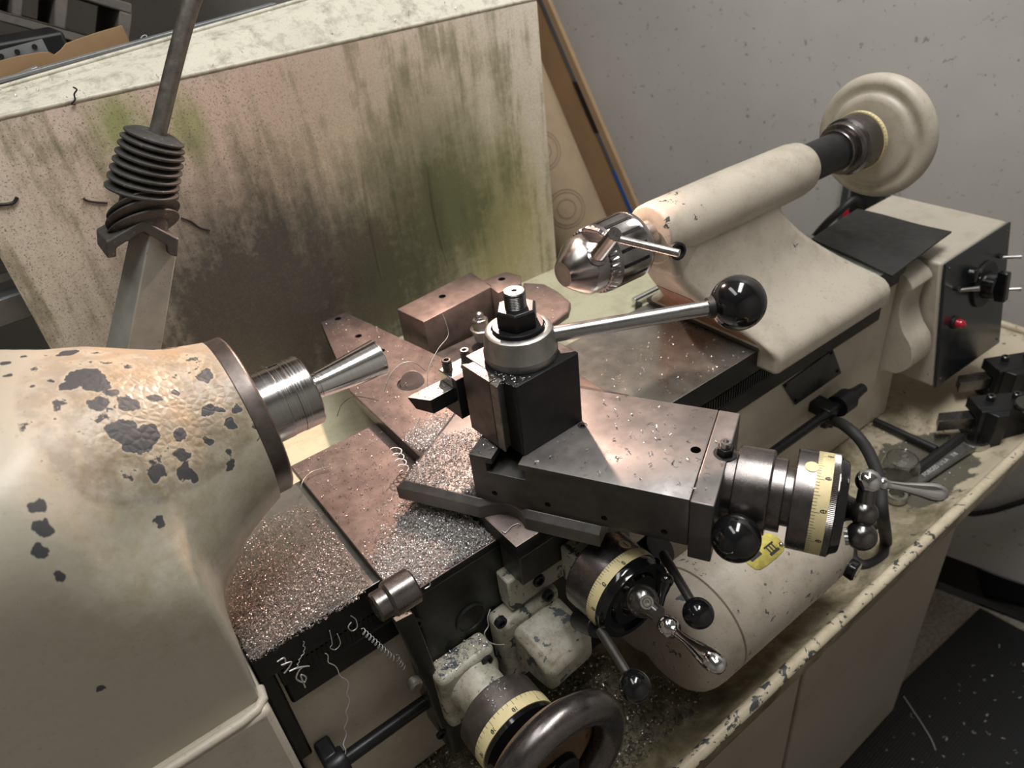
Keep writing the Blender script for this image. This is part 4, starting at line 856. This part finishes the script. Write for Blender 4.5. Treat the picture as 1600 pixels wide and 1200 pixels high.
CU = thing('clear_plastic_cup', 'small clear plastic cup standing upside down on the oily tray floor', 'cup', (697.8, -161.3, -425.0))
c = V((694.3, -163.3, -425.0)); G().lathe([(0, 24.8), (0, 26), (30, 23), (37, 20), (39, 8), (39.6, 6.5), (44, 6), (45, 0), (43.6, 0), (42.6, 5), (38, 5.5), (37.4, 8), (35.6, 18.8), (29.5, 21.8), (0, 24.8)], c, (0, 0, 1), 48).build('cup_shell', 'clear', CU, smooth=50)
def toolblock(label, mtx, group=None):
    t = thing('spare_tool_holder', label, 'tool holder', (0, 0, 0)); t['flat'] = 1
    def X(g_): return g_
    G().prism([(-40, 0), (36, 0), (36, 7), (-40, 7)], 0, 40).build('holder_web', 'black_steel', t, .8)
    G().prism([(-40, 6), (36, 6), (36, 26), (-40, 26)], 28, 40).build('upper_jaw', 'black_steel', t, .8)
    G().prism([(-40, 6), (36, 6), (36, 26), (-40, 26)], 0, 13).build('lower_jaw', 'black_steel', t, .8)
    G().prism([(-36, 0), (-14, 0), (-20, -9), (-30, -9)], 0, 40).build('dovetail_lug', 'black_steel', t, .8)
    G().prism([(12, 0), (34, 0), (30, -9), (18, -9)], 0, 40).build('dovetail_lug', 'black_steel', t, .8)
    G().prism([(-72, 9), (-56, 9), (30, 9), (30, 22), (-66, 22)], 14, 26).build('tool_bit', 'drum_steel', t, .4)
    for x in (-24, 0, 22): G().lathe([(38, 3.6), (45, 3.6), (45.6, 3), (45.6, 1.8), (43, 1.6), (43, 0)], (x, 17, 0), (0, 0, 1), 16).build('set_screw', 'dark_chrome', t)
    G().lathe([(40, 4), (42, 4), (42, 13), (44, 13.4), (46, 12.6), (46.5, 6)], (2, -1, 0), (0, 0, 1), 36).build('height_washer', 'dark_chrome', t)
    G().lathe([(46, 4.8), (60, 4.8), (62, 3.6), (62.4, 0)], (2, -1, 0), (0, 0, 1), 24).build('height_stud', 'dark_chrome', t)
    t.matrix_world = Matrix.Translation(V(mtx[0]) * MM) @ Matrix.Rotation(mtx[1], 4, 'Z') @ Matrix.Scale(1.5, 4); return t
B1 = toolblock('black spare tool holder nearest the tray rim, bit pointing left, on the oily floor', ((880.4, -230.8, -426.0), math.radians(-36)), 'spare tool holders')
def copy_tree(o):
    r = o.copy(); COL.objects.link(r)
    for ch in o.children:
        c = ch.copy(); COL.objects.link(c); c.parent = r
    return r
B2 = copy_tree(B1); B2['label'] = 'black spare tool holder littered with chips, standing behind the other one in the tray'
B2.matrix_world = Matrix.Translation(V((996.1, -197.3, -426.0)) * MM) @ Matrix.Rotation(math.radians(-30), 4, 'Z') @ Matrix.Scale(1.5, 4)
CA_ = thing('black_cable', 'thick black cable running down from the bed and curling on the tray floor', 'cable', (681.8, -144.5, -420.0))
pth = spline([(642.6, -74.0, -341.5), (596.6, -123.1, -298.3), (579.9, -161.2, -298.4), (544.8, -201.0, -302.3), (505.7, -230.6, -311.0), (569.3, -218.0, -414.0), (544.5, -228.4, -418.0), (518.4, -221.0, -418.0), (521.7, -202.1, -418.0), (553.2, -188.5, -414.0), (577.9, -197.6, -405.0)], 10)
G().tube(pth, 7.2, 16).build('cable_sheath', 'rubber', CA_, smooth=60)
G().lathe([(-3, 13), (4, 13), (7, 10), (12, 9)], (646.3, -72.0, -344.7), (.35, -1, -.1), 24).build('cable_gland', 'black', CA_)

# ---------------------------------------------------------------- things behind the splash guard and along the walls
BN = thing('work_bench', 'dark dusty bench behind the splash guard under the scrap pile', 'bench', (-150, 700, FL))
G().box((-900, 416, 90), (520, 1080, 130)).build('bench_top', 'bench', BN, 3)
for x in (-880, 470):
    for y in (430, 1030): G().box((x, y, FL), (x + 40, y + 40, 90)).build('leg', 'bench', BN, 2)
OS = thing('shade_shelf', 'unseen dark overhead shelf added to shade the bench behind the splash guard', 'shelf', (-250, 800, 640))  # unseen shelf, added to keep ceiling light off the bench and its scrap
G().box((-1100, 470, 640), (640, 1558, 670)).build('shade_board', 'bench', OS, 2)
for x in (-1080, 600): G().box((x, 1030, 131), (x + 40, 1070, 640)).build('post', 'bench', OS, 2)
CX = thing('cardboard_box', 'torn brown cardboard box on the bench behind the splash guard', 'box', (-35.0, 452.0, 197.0))
q = [V(p) for p in ((-112.3, 452.0, 207.0), (-87.0, 452.0, 213.1), (-57.2, 452.0, 215.0), (-39.6, 452.0, 214.6), (-29.3, 452.0, 213.2), (-25.7, 452.0, 210.1), (-18.1, 452.0, 213.5), (-11.1, 452.0, 218.3), (19.6, 452.0, 222.6), (47.3, 452.0, 225.1), (48.9, 452.0, 202.1))]
bt = lambda p: V(p.x, p.y, 131)
G().extr(q + [bt(q[-1]), bt(q[0])], (0, 5, 0)).build('torn_front', 'cardboard', CX)
G().box((q[-1].x - 5, 457.5, 131), (q[-1].x, 572, 175)).build('side_panel', 'cardboard', CX)
G().box((q[0].x, 567, 131), (q[-1].x - 5.5, 572, 160)).build('rear_panel', 'cardboard', CX)
PS = thing('perforated_strip', 'light grey metal strip with round holes above the torn cardboard', 'strip', (-57.5, 490.0, 204.3))
q = [V((-93.3, 490.0, 217.5)), V((-27.1, 490.0, 222.9)), V((-26.3, 490.0, 210.2)), V((-99.0, 490.0, 205.2))]
G().extr(q + [], (0, 3, 0)).build('flat_strip', 'zinc', PS)
for p in ((-70.1, 489.6, 214.3), (-54.4, 489.6, 215.6), (-37.0, 489.6, 217.3)): G().lathe([(0, 2.6), (.8, 2.6), (.8, 0)], p, (0, -1, 0), 20).build('punched_hole', 'hole', PS)
G().box((q[3].x, 491, 131), (q[1].x - 6, 494, q[3].z + 1)).build('strip_web', 'zinc', PS)
S1 = thing('steel_flat_bar', 'short pale flat bar end resting behind the splash guard top at far left', 'bar', (-66.4, 433.0, 199.3))
a, b = V((-122.1, 433.0, 188.7)), V((-47.4, 433.0, 202.6)); n = V(0, 0, 1)
G().extr([a - n * 2.5, b - n * 2.5, b + n * 2.5, a + n * 2.5], (0, 12, 0)).build('bar', 'zinc', S1, .4)
G().box((a.x + 6, 433, 131), (a.x + 20, 444, a.z - 2)).build('prop', 'bench', S1)
S2 = thing('long_metal_strip', 'long thin grey metal strip running along behind the splash guard', 'strip', (51.2, 417.0, 206.8))
a, b = V((-107.7, 417.0, 198.6)), V((207.1, 417.0, 221.2))
G().extr([a - n * 1.6, b - n * 1.6, b + n * 1.6, a + n * 1.6], (0, 14, 0)).build('strip', 'zinc', S2, .3)
G().box((a.x + 12, 416, 131), (a.x + 26, 428, a.z - 1.5)).build('prop', 'bench', S2)
CBK = thing('concrete_block', 'grey hollow concrete block with square cores, tilted on the dark bench', 'block', (34.7, 720.0, 212.2))
o_ = V((32.8, 720.0, 192.3)); u_ = (V((32.8, 720.0, 192.3)) - V((-44.0, 720.0, 231.7))).normalized(); w_ = V(-u_.z, 0, u_.x); w_ = -w_ if w_.z < 0 else w_
def cb(s_, t): return o_ + u_ * s_ + w_ * t
def bb(s0_, s1_, t0_, t1_): return G().extr([cb(s0_, t0_), cb(s1_, t0_), cb(s1_, t1_), cb(s0_, t1_)], (0, 150, 0))
L0, L1 = -190, 62
g = G()
for a in ((L0, L1, 0, 12), (L0, L1, 55, 68), (L0, L0 + 14, 12, 55), (-118, -106, 12, 55), (-72, -60, 12, 55), (-26, -12, 12, 55), (L1 - 14, L1, 12, 55)): g.extr([cb(a[0], a[2]), cb(a[1], a[2]), cb(a[1], a[3]), cb(a[0], a[3])], (0, 150, 0))
g.build('hollow_block', 'concrete', CBK, 2)
for s_ in (-8, -150):
    pz = cb(s_, 0); G().box((pz.x - 22, 730, 131), (pz.x + 10, 860, pz.z - 4)).build('prop', 'bench', CBK)
BK = thing('black_case', 'black case lying in shadow below the hollow concrete block', 'case', (-19.5, 600.0, 214.7))
G().box((-260, 600, 131), ((8.6, 600.0, 201.1)[0], 690, (-18.1, 600.0, 217.9)[2])).build('case_shell', 'black', BK, 4)
G().box((-255, 596, 150), (-120, 600.2, 160)).build('case_latch', 'zinc', BK, 1)
SH = thing('steel_channel', 'grey metal channel rails lying behind the left edge of the splash guard', 'rail', (-166.7, 420.0, -8.2))
z1, z2, z3, z4 = (-157.0, 420.0, 13.6)[2], (-161.4, 420.0, 3.7)[2], (-164.4, 420.0, -2.9)[2], (-177.3, 420.0, -31.7)[2]
xr_ = -90
G().box((-520, 420, z4), (xr_, 424, z3)).build('channel_face', 'zinc', SH, 1)
G().box((-520, 424, z3 - 4), (xr_, 450, z3)).build('channel_flange', 'zinc', SH, 1)
G().box((-520, 450, z2), (xr_, 454, z1)).build('channel_lip', 'zinc', SH, 1)
G().box((-520, 425, -1149), (-480, 449, z4 + 2)).build('channel_leg', 'bench', SH)
# boards and a paper roll leaning along the end wall
def leaning(a, b, wv, th, off, name, m, root, bev=1.5):
    a, b = V(a), V(b); t0, t1 = -.55, (FL + 2 - a.z) / (b.z - a.z); A_, B_ = a.lerp(b, t0), a.lerp(b, t1)
    n_ = WN * th; W_ = WD * wv
    return G().extr([A_, B_, B_ + W_, A_ + W_], n_).build(name, m, root, bev)
CBD = thing('cardboard_carton', 'tall flat brown carton with dark and blue edging leaning against the end wall', 'carton', (936.6, 653.7, -426.7))
leaning((911.2, 819.6, 102.7), (967.5, 617.3, -327.4), -330, 12, 0, 'carton_body', 'cardboard', CBD)
a, b = V((900.4, 810.1, 104.7)), V((956.1, 609.8, -321.8))
def strip2(t0, t2, m, wdt=7):
    A_, B_ = a.lerp(b, t0), a.lerp(b, t2); return G().extr([A_ + WD * 2, B_ + WD * 2, B_ - WD * wdt, A_ - WD * wdt], WN * 1.2).build('edge_tape', m, CBD)
strip2(-.55, .36, 'tape_grey'); strip2(.36, .60, 'black', 10); strip2(.60, .78, 'tape_grey'); strip2(.78, 1.3, 'blue')
A2 = thing('cardboard_sheet', 'thin brown cardboard sheet between the edged carton and the grey wall', 'sheet', (1002.9, 676.9, -298.6))
leaning((965.7, 810.2, 21.2), (1013.4, 639.0, -338.5), -300, 12, 0, 'sheet', 'cardboard_light', A2, .8)
PR = thing('paper_roll', 'kraft paper roll with faint circular print leaning beside the brown carton', 'roll', (853.7, 727.8, -309.7))
a, b = V((794.2, 792.6, -31.0)), V((833.0, 653.0, -346.1)); t1 = (FL + 80 - a.z) / (b.z - a.z); A_, B_ = a.lerp(b, -.2), a.lerp(b, t1)
G().cyl(A_, B_, 72, 72, 64).build('roll_body', 'kraft', PR)
ax = (B_ - A_).normalized(); cd = (V(-126, -485, 308) - a.lerp(b, .6)); cd = (cd - ax * cd.dot(ax)).normalized(); sd_ = ax.cross(cd)
def onroll(s_, ang, k=.5): return a.lerp(b, 0) + ax * s_ + (cd * math.cos(ang) + sd_ * math.sin(ang)) * (72 + k)
L_ = (b - a).length
for f_, a0 in ((.78, .35), (.42, .35)):
    g = G(); c0 = L_ * f_
    for rr in (40, 34, 20):
        N_ = 40
        for i in range(N_):
            p = [onroll(c0 + r_ * math.sin(t_), a0 * 0 + r_ * math.cos(t_) / 72) for r_, t_ in ((rr, 2 * pi * i / N_), (rr, 2 * pi * (i + 1) / N_), (rr - 1.6, 2 * pi * (i + 1) / N_), (rr - 1.6, 2 * pi * i / N_))]
            g.f([g.v(x) for x in p])
    stuff(g.build('circle_print', 'print', PR, smooth=0))
RW = thing('wall_raceway', 'grey metal power raceway with a black plug on the wall behind the handwheel', 'raceway', (1159.2, 189.9, -259.9))
a, b = V((1148.2, 227.5, -221.6)), V((1165.9, 163.8, -215.4)); c = (a + b) / 2
up = V(0, 0, 1)
G().extr([a + up * 120, a - up * 700, b - up * 700, b + up * 120], WN * 34).build('raceway_channel', 'raceway', RW, 3)
for p_ in (a, b): G().extr([p_ + up * 120 - WD * 5, p_ - up * 700 - WD * 5, p_ - up * 700 + WD * 5, p_ + up * 120 + WD * 5], WN * 40).build('edge_rail', 'raceway_dark', RW, 1)
pc = V((1125.6, 176.4, -236.3)); G().extr([pc + WD * 26 + up * 55, pc - WD * 30 + up * 55, pc - WD * 22 - up * 60, pc + WD * 22 - up * 60], WN * 30).build('plug_body', 'black', RW, 5)
G().extr([pc + WD * 5 + up * -66, pc - WD * 25 + up * -66, pc - WD * 20 - up * 95, pc + WD * 0 - up * 95], WN * 28).build('plug_base', 'black', RW, 4)
G().tube(spline([pc + WN * 22 - up * 10, V((1070.2, 173.8, -218.6)), V((1046.0, 186.1, -237.9)), V((1039.7, 208.8, -271.2)), V((1051.7, 240.4, -321.5))], 8), 7, 12).build('plug_cable', 'black', RW, smooth=60)
G().extr([V((1092.9, 204.2, -257.5)), V((1095.3, 195.7, -248.6)), V((1096.9, 189.6, -260.1)), V((1094.0, 200.1, -270.6))], WN * 6).build('warning_tag', 'red', RW, .6)
WC = thing('wall_cable', 'thin black cable sagging along the foot of the end wall', 'cable', (1234.8, -156.6, -855.0))
G().tube(spline([(1203.1, -20.1, -883.7), (1225.6, -101.2, -898.6), (1235.6, -137.1, -879.0), (1244.3, -168.3, -845.7), (1258.7, -219.8, -778.2), (1280.9, -299.6, -654.4)], 8), 6, 12).build('cable_sheath', 'rubber', WC, smooth=60)

# ---------------------------------------------------------------- swarf
import numpy as np
c0, c1 = LEDGE
rng = np.random.default_rng(5)
def template():
    n = rng.integers(3, 7); R_ = rng.uniform(.5, 1.7); wdt = rng.uniform(.35, .9); sw_ = rng.uniform(1.2, 5.2); pit = rng.uniform(-.8, .8)
    A_ = np.linspace(0, sw_, n + 1); tw = rng.uniform(-.5, .5)
    p = np.stack([np.cos(A_) * R_, np.sin(A_) * R_, A_ * pit * .3], 1); up_ = np.stack([np.cos(A_) * tw, np.sin(A_) * tw, np.ones(n + 1)], 1) * wdt
    vs = np.concatenate([p - up_ / 2, p + up_ / 2]); fs = [(i, i + 1, n + 2 + i, n + 1 + i) for i in range(n)]
    return vs - vs.mean(0), np.array(fs)
TPL = [template() for _ in range(14)]
def scatter(name, root, poly, z, n, scale=(.5, 1.15), heap=2., mat='swarf', dens=None, flat=.5):
    P = np.array([(p[0], p[1]) for p in poly]); lo, hi = P.min(0), P.max(0); VS, FS = [], []; off = 0; k = 0; tries = 0
    while k < n and tries < n * 60:
        tries += 1; q = rng.uniform(lo, hi); ins = False; j = len(P) - 1
        for i in range(len(P)):
            if (P[i][1] > q[1]) != (P[j][1] > q[1]) and q[0] < (P[j][0] - P[i][0]) * (q[1] - P[i][1]) / (P[j][1] - P[i][1]) + P[i][0]: ins = not ins
            j = i
        if not ins or (dens and rng.uniform() > dens(q[0], q[1])): continue
        v_, f_ = TPL[rng.integers(len(TPL))]; s_ = rng.uniform(*scale)
        a = rng.normal(size=4); a[1:3] *= flat; a /= np.linalg.norm(a); w0, x0_, y0_, z0_ = a
        R_ = np.array([[1 - 2 * (y0_**2 + z0_**2), 2 * (x0_ * y0_ - z0_ * w0), 2 * (x0_ * z0_ + y0_ * w0)], [2 * (x0_ * y0_ + z0_ * w0), 1 - 2 * (x0_**2 + z0_**2), 2 * (y0_ * z0_ - x0_ * w0)], [2 * (x0_ * z0_ - y0_ * w0), 2 * (y0_ * z0_ + x0_ * w0), 1 - 2 * (x0_**2 + y0_**2)]])
        vv = v_ @ R_.T * s_; vv[:, 2] -= vv[:, 2].min(); vv += (q[0], q[1], (z(q[0], q[1]) if callable(z) else z) + rng.uniform(0, heap) * rng.uniform())
        VS.append(vv); FS.append(f_ + off); off += len(vv); k += 1
    me = bpy.data.meshes.new(name); me.from_pydata((np.concatenate(VS) * MM).tolist(), [], np.concatenate(FS).tolist()); me.update()
    return stuff(finish(me, name, mat, root, smooth=60))
def pile(label, *a, **k): o = scatter('metal_swarf', None, *a, **k); return tag(o, label, 'swarf')
bedp = [(-130.5, -45.1, -142.0), (-115.1, -5.8, -142.0), (-89.9, 31.5, -142.0), (-63.0, 53.1, -142.0), (-27.6, 47.9, -142.0), (-19.0, 28.6, -142.0), (-21.3, -39.0, -142.0), (-22.0, -80.8, -142.0), (-36.7, -87.0, -142.0), (-120.9, -85.9, -142.0), (-134.0, -84.2, -142.0)]
bedp = [(max(p[0], -124), p[1]) for p in bedp]
def bden(x, y): return min(1, max(.30, (25 - y) / 60))
pile('bed of metal chips tinted pink as by lamp light on the bed slide between headstock and carriage', bedp, -142, 8000, heap=6, mat='swarf_lamplit', dens=bden)
sadp = [(-13.5, -115), (77, -115), (77, 22), (-13.5, -40)]
def sden(x, y): return min(1, max(.03, (-58 + .62 * x - y) / 30 + .35 + .3 * math.sin(x * .35) * math.sin(y * .21)))
pile('thick carpet of bright metal chips at the saddle front corner', sadp, -135, 11500, heap=5, mat='swarf', dens=sden)
sp2 = [(-13, -114), (76, -114), (77, 40), (79, 98), (-13, 98)]
pile('loose sprinkling of chips over the brown saddle plate', sp2, -135, 900, scale=(.35, 1.0), heap=.4, mat='swarf_lamplit')
crp = [(79, -140), (120, -146), (150, -60), (180, 60), (186, 128), (158, 310), (124, 310), (98, 218), (82, 150), (80, 0)]
pile('loose sprinkling of chips over the brown cross slide plate', crp, -119, 750, scale=(.35, 1.0), heap=.4, mat='swarf_lamplit')
hp = [(77.9, 34.7, -119.0), (103.1, 44.4, -119.0), (133.4, 50.8, -119.0), (148.5, 21.0, -119.0), (131.6, -17.6, -119.0), (114.3, -28.9, -119.0), (94.8, -10.0, -119.0), (78.0, 2.4, -119.0)]
pile('heap of bright chips on the cross slide below the cutting tool', hp, lambda x, y: -119 + 8 * math.exp(-((x - 92) ** 2 + (y + 5) ** 2) / 1500), 4600, heap=7, mat='swarf', dens=lambda x, y: min(1, max(.04, 1.6 * math.exp(-((x - 98) ** 2 + (y + 12) ** 2) / 1500))))
bp = [CP(s0 + 6, 0, 0), CP(-1.5, 0, 0), CP(-1.5, 100, 0), CP(s0 + 6, 62, 0)]
pile('grey heap of chips on the left end of the angled swivel base', bp, -101.4, 3200, heap=6, mat='swarf')
cp_ = [CP(50, 3, 0), CP(186, 3, 0), CP(186, 104, 0), CP(80, 104, 0), CP(76, 64, 0), CP(50, 8, 0)]
pile('few bright crumbs of metal on the compound slide top', cp_, -55, 70, scale=(.9, 1.8), heap=.2)
pile('bright crumbs of metal in the T-slot end of the compound slide', [CP(1, 2, 0), CP(18, 2, 0), CP(18, 22, 0), CP(1, 22, 0)], -55, 22, scale=(.8, 1.7), heap=.5)
tpp = [BX @ V(x, y, 0) for x, y in ((0, 2), (16, 2), (10, 10), (3, 24), (-8, 40), (-8, 20))]
pile('crumbs of metal on the top corner of the tool post', tpp, 10, 90, scale=(.4, 1.0), heap=.5)
tr = [(-89.0, -49.6, -425.0), (-45.6, -52.4, -425.0), (12.9, -47.6, -425.0), (60.6, -39.4, -425.0), (183.9, -71.3, -425.0), (215.7, -142.7, -425.0), (250.6, -203.4, -425.0), (178.3, -233.0, -425.0), (136.4, -238.5, -425.0)]
pile('dull chips and oil covering the tray floor under the handwheel', tr, -425, 6500, scale=(.9, 2.2), heap=4, mat='swarf_dim')
tr2 = [(727.5, -83.4, -425.0), (874.3, -119.0, -425.0), (864.0, -216.5, -425.0), (686.1, -227.5, -425.0), (584.1, -225.0, -425.0)]
pile('scattered chips on the oily tray floor around the wrench and spanner', tr2, -425.5, 130, scale=(.9, 2.2), heap=.3)
pile('crumbs of metal on the flat bed slide before the tailstock', [(292, -76), (450, -76), (440, 20), (300, 40)], -142, 110, scale=(.6, 1.5), heap=.2)
pile('glittering chips on the top of the handwheel bracket', [(-6, -137), (44, -137), (44, -119), (-6, -119)], -222, 260, scale=(.5, 1.2), heap=.6)
pile('crumbs of metal along the top ledge of the splash guard', [(X0 + 4, SY + 8), (X1 - 4, SY + 8), (X1 - 4, SY + 66), (X0 + 4, SY + 66)], lambda x, y: ZT + (c0.z + (c1.z - c0.z) * (x - X0) / (X1 - X0) - ZT) * (y - SY - 4) / (401 - SY), 220, scale=(.6, 1.6), heap=.2)
pile('bright metal flecks scattered over the black floor mat', [(300, -900), (1250, -900), (1180, -230), (700, -230), (300, -400)], FL + 9, 420, scale=(1.5, 4.5), heap=.2)
pile('crumbs of metal on the curved arm behind the tool post', [p[:2] for p in arm], -112, 26, scale=(.7, 1.6), heap=.2)
def curl(label, path, r, wv=None, group=None, m='swarf'):
    o = G().tube(path, r, 6).build('swarf_curl', m, None, smooth=70); return tag(o, label, 'swarf', group)
def helix(p, q, rad, turns, ends=.0, n=14):
    p, q = V(p), V(q); a, b, c_ = basis(q - p); N_ = int(turns * n)
    return [p.lerp(q, i / N_) + (a * math.cos(2 * pi * i / n) + b * math.sin(2 * pi * i / n)) * rad * (1 + .15 * math.sin(i * .9)) for i in range(N_ + 1)]
curl('bright coiled metal curl standing at the left corner of the swivel base', helix((64.3, 10.6, -134.0), V((64.3, 10.6, -134.0)) + V(-3, 2, 29), 4.4, 4.2), .55)
curl('straight bright chip splinter rising from the heap below the cutting tool', [(82.8, 24.9, -116.0), V((82.8, 24.9, -116.0)) + V(8, 3, 9), V((82.8, 24.9, -116.0)) + V(17, 5, 17)], .7)
def wavy(pts, amp, k, per=9): 
    S = spline(pts, per); out = []
    for i, p in enumerate(S): out.append(p + V(math.sin(i * k) * amp, 0, math.cos(i * k) * amp * .6))
    return out
F_ = -84.5
curl('long thin wavy strand of metal hanging from the bed front edge', wavy([(-74.3, -84.0, -179.2), (-72.8, -88.0, -191.6), (-68.4, -92.0, -213.3), (-72.9, -94.0, -233.6), (-80.2, -95.0, -252.9), (-86.2, -96.0, -269.4), (-93.0, -104.0, -278.3)], 1.3, .75), .45)
curl('springy metal strand trailing down beside the latch arm', helix((-41.4, -86.0, -176.7), (-26.1, -94.0, -221.5), 2.0, 11), .38)
curl('small springy tail of metal below the latch arm strand', helix((-23.8, -96.0, -217.9), (-21.7, -100.0, -231.9), 2.2, 4), .38)
curl('bright open metal ringlet hanging at the left of the bed front edge', spline([(-108.1, -86.0, -154.3), (-102.6, -86.0, -154.8), (-103.5, -86.0, -161.2), (-106.3, -86.0, -160.1), (-99.4, -87.0, -161.7), (-102.1, -87.0, -165.6), (-107.2, -87.0, -168.7)], 6), .65)
curl('flat curled metal ribbon knot hanging below the chip bed', spline([(-103.5, -88.0, -168.8), (-96.6, -88.0, -170.7), (-89.1, -88.0, -176.4), (-95.1, -88.0, -172.9), (-101.1, -88.0, -180.4), (-97.2, -88.0, -189.5), (-94.4, -88.0, -185.4), (-97.2, -88.0, -180.1), (-97.9, -88.0, -195.7)], 6), .75)
curl('wiry metal strand dropping from the chip bed to the ribbon knot', wavy([(-85.6, -85.0, -151.9), (-88.0, -86.0, -160.7), (-93.3, -87.0, -164.3), (-97.2, -88.0, -169.2)], .8, 1.3), .4)
curl('wide looping metal curl at the front edge of the chip bed', spline([(-64.6, -84.0, -157.8), (-66.5, -85.0, -171.4), (-69.1, -85.0, -174.7), (-66.0, -85.0, -180.1), (-60.6, -85.0, -176.8), (-60.1, -84.0, -166.0)], 7), .42)
curl('tight metal ringlet near the latch cap at the chip bed edge', spline([(-45.2, -82.0, -158.5), (-42.7, -83.0, -164.6), (-43.9, -84.0, -172.3), (-48.7, -84.0, -172.9), (-50.5, -84.0, -166.4), (-46.6, -83.0, -164.4)], 7), .5)
curl('thin hooked metal wire on the saddle beside the headstock ring', spline([(-20.3, 57.6, -131.0), (-14.8, 62.3, -128.0), (-4.2, 69.9, -130.0), (4.6, 69.3, -131.0), (13.6, 65.7, -131.0)], 7), .45, m='swarf_dim')
curl('small curled strand over the front edge of the saddle chips', spline([(7.4, -111.0, -131.0), (11.9, -117.0, -128.6), (12.3, -118.0, -135.5), (7.4, -118.0, -136.1)], 7), .5)
curl('pale crumpled strand stuck to the side of the worm box', spline([(47.8, -142.0, -172.6), (43.6, -143.0, -178.6), (42.8, -143.0, -188.5), (37.5, -144.0, -192.8), (39.1, -145.0, -203.4), (45.0, -146.0, -212.2), (52.2, -147.0, -217.9)], 6), .5)
curl('fine wire hoop of swarf arching by the workpiece end', spline([(48.7, -28.0, -13.4), (59.6, -22.5, -4.7), (72.3, -20.4, -1.3), (82.2, -22.9, -4.3), (87.7, -28.4, -12.5)], 8), .35, m='swarf_dim')
curl('fine wire of swarf arching low over the saddle below the workpiece', spline([(12.8, -8.1, -29.2), (19.8, -5.6, -22.7), (31.3, -3.7, -21.9), (41.6, -7.8, -26.5), (48.9, -11.2, -31.1)], 8), .4, m='swarf_dim')
curl('tall fine hair of swarf curving up before the dark guide block', spline([(102.0, 5.3, -53.4), (112.0, 15.6, -41.7), (128.7, 23.0, -32.3), (142.9, 27.2, -26.8), (146.7, 33.7, -17.5), (147.9, 40.0, -10.3)], 8), .4, m='swarf_dim')
curl('squiggle of metal on the cross slide nose under the swivel base', spline([(79.8, -124.7, -118.0), (80.9, -128.5, -118.0), (88.9, -126.5, -118.0), (94.5, -127.8, -118.0), (93.8, -130.4, -117.0)], 5), .5)
curl('long curved strand of metal on the floor mat', spline([(911.7, -198.0, -1139.0), (899.6, -220.8, -1139.0), (884.1, -250.1, -1139.0), (867.0, -278.3, -1139.0), (852.9, -294.4, -1139.0)], 6), 1.2)
curl('small wiry loop of swarf on the pale top ledge of the splash guard', spline([(68.4, 500.3, 196.0), (70.6, 501.1, 205.0), (77.5, 502.8, 207.0), (76.7, 498.7, 200.0)], 6), .4)
curl('dark curled chip hanging over the upper edge of the splash guard', spline([(-35.0, 334.0, 194.1), (-33.0, 333.0, 191.5), (-36.5, 333.0, 188.3), (-38.0, 333.0, 183.5), (-41.9, 333.0, 180.9), (-39.0, 333.0, 179.7)], 6), .8, m='black')
curl('dark toothed sliver of swarf stuck on the far left of the splash guard', spline([(-136.4, 334.0, 112.0), (-127.7, 334.0, 109.9), (-122.2, 334.0, 110.1), (-117.9, 334.0, 113.7)], 4), 1.6, m='black')
curl('dark wriggle of swarf stuck on the splash guard left of the boot', spline([(-66.5, 334.0, 96.6), (-63.3, 334.0, 93.0), (-56.3, 334.0, 89.5), (-47.8, 334.0, 86.2)], 4), 1.0, m='black')
curl('dark wriggle of swarf stuck on the splash guard right of the boot', spline([(13.0, 334.0, 50.1), (21.1, 334.0, 43.8), (27.5, 334.0, 34.3), (36.8, 334.0, 28.2)], 4), 1.0, m='black')
pile('crumbs of metal on the bright top of the cutting tool bit', [tp_[:2], tq[:2], (100, -57), (100, -43), (tp_.x + 8, -41.2)], -18, 45, scale=(.35, .8), heap=.3)
pile('chips stuck on the dark dial drum neck beside the handwheel bracket', [(HX - 12, -170), (HX + 8, -170), (HX + 8, -190), (HX - 12, -190)], HZ + 34.6, 120, scale=(.4, 1.0), heap=.4)
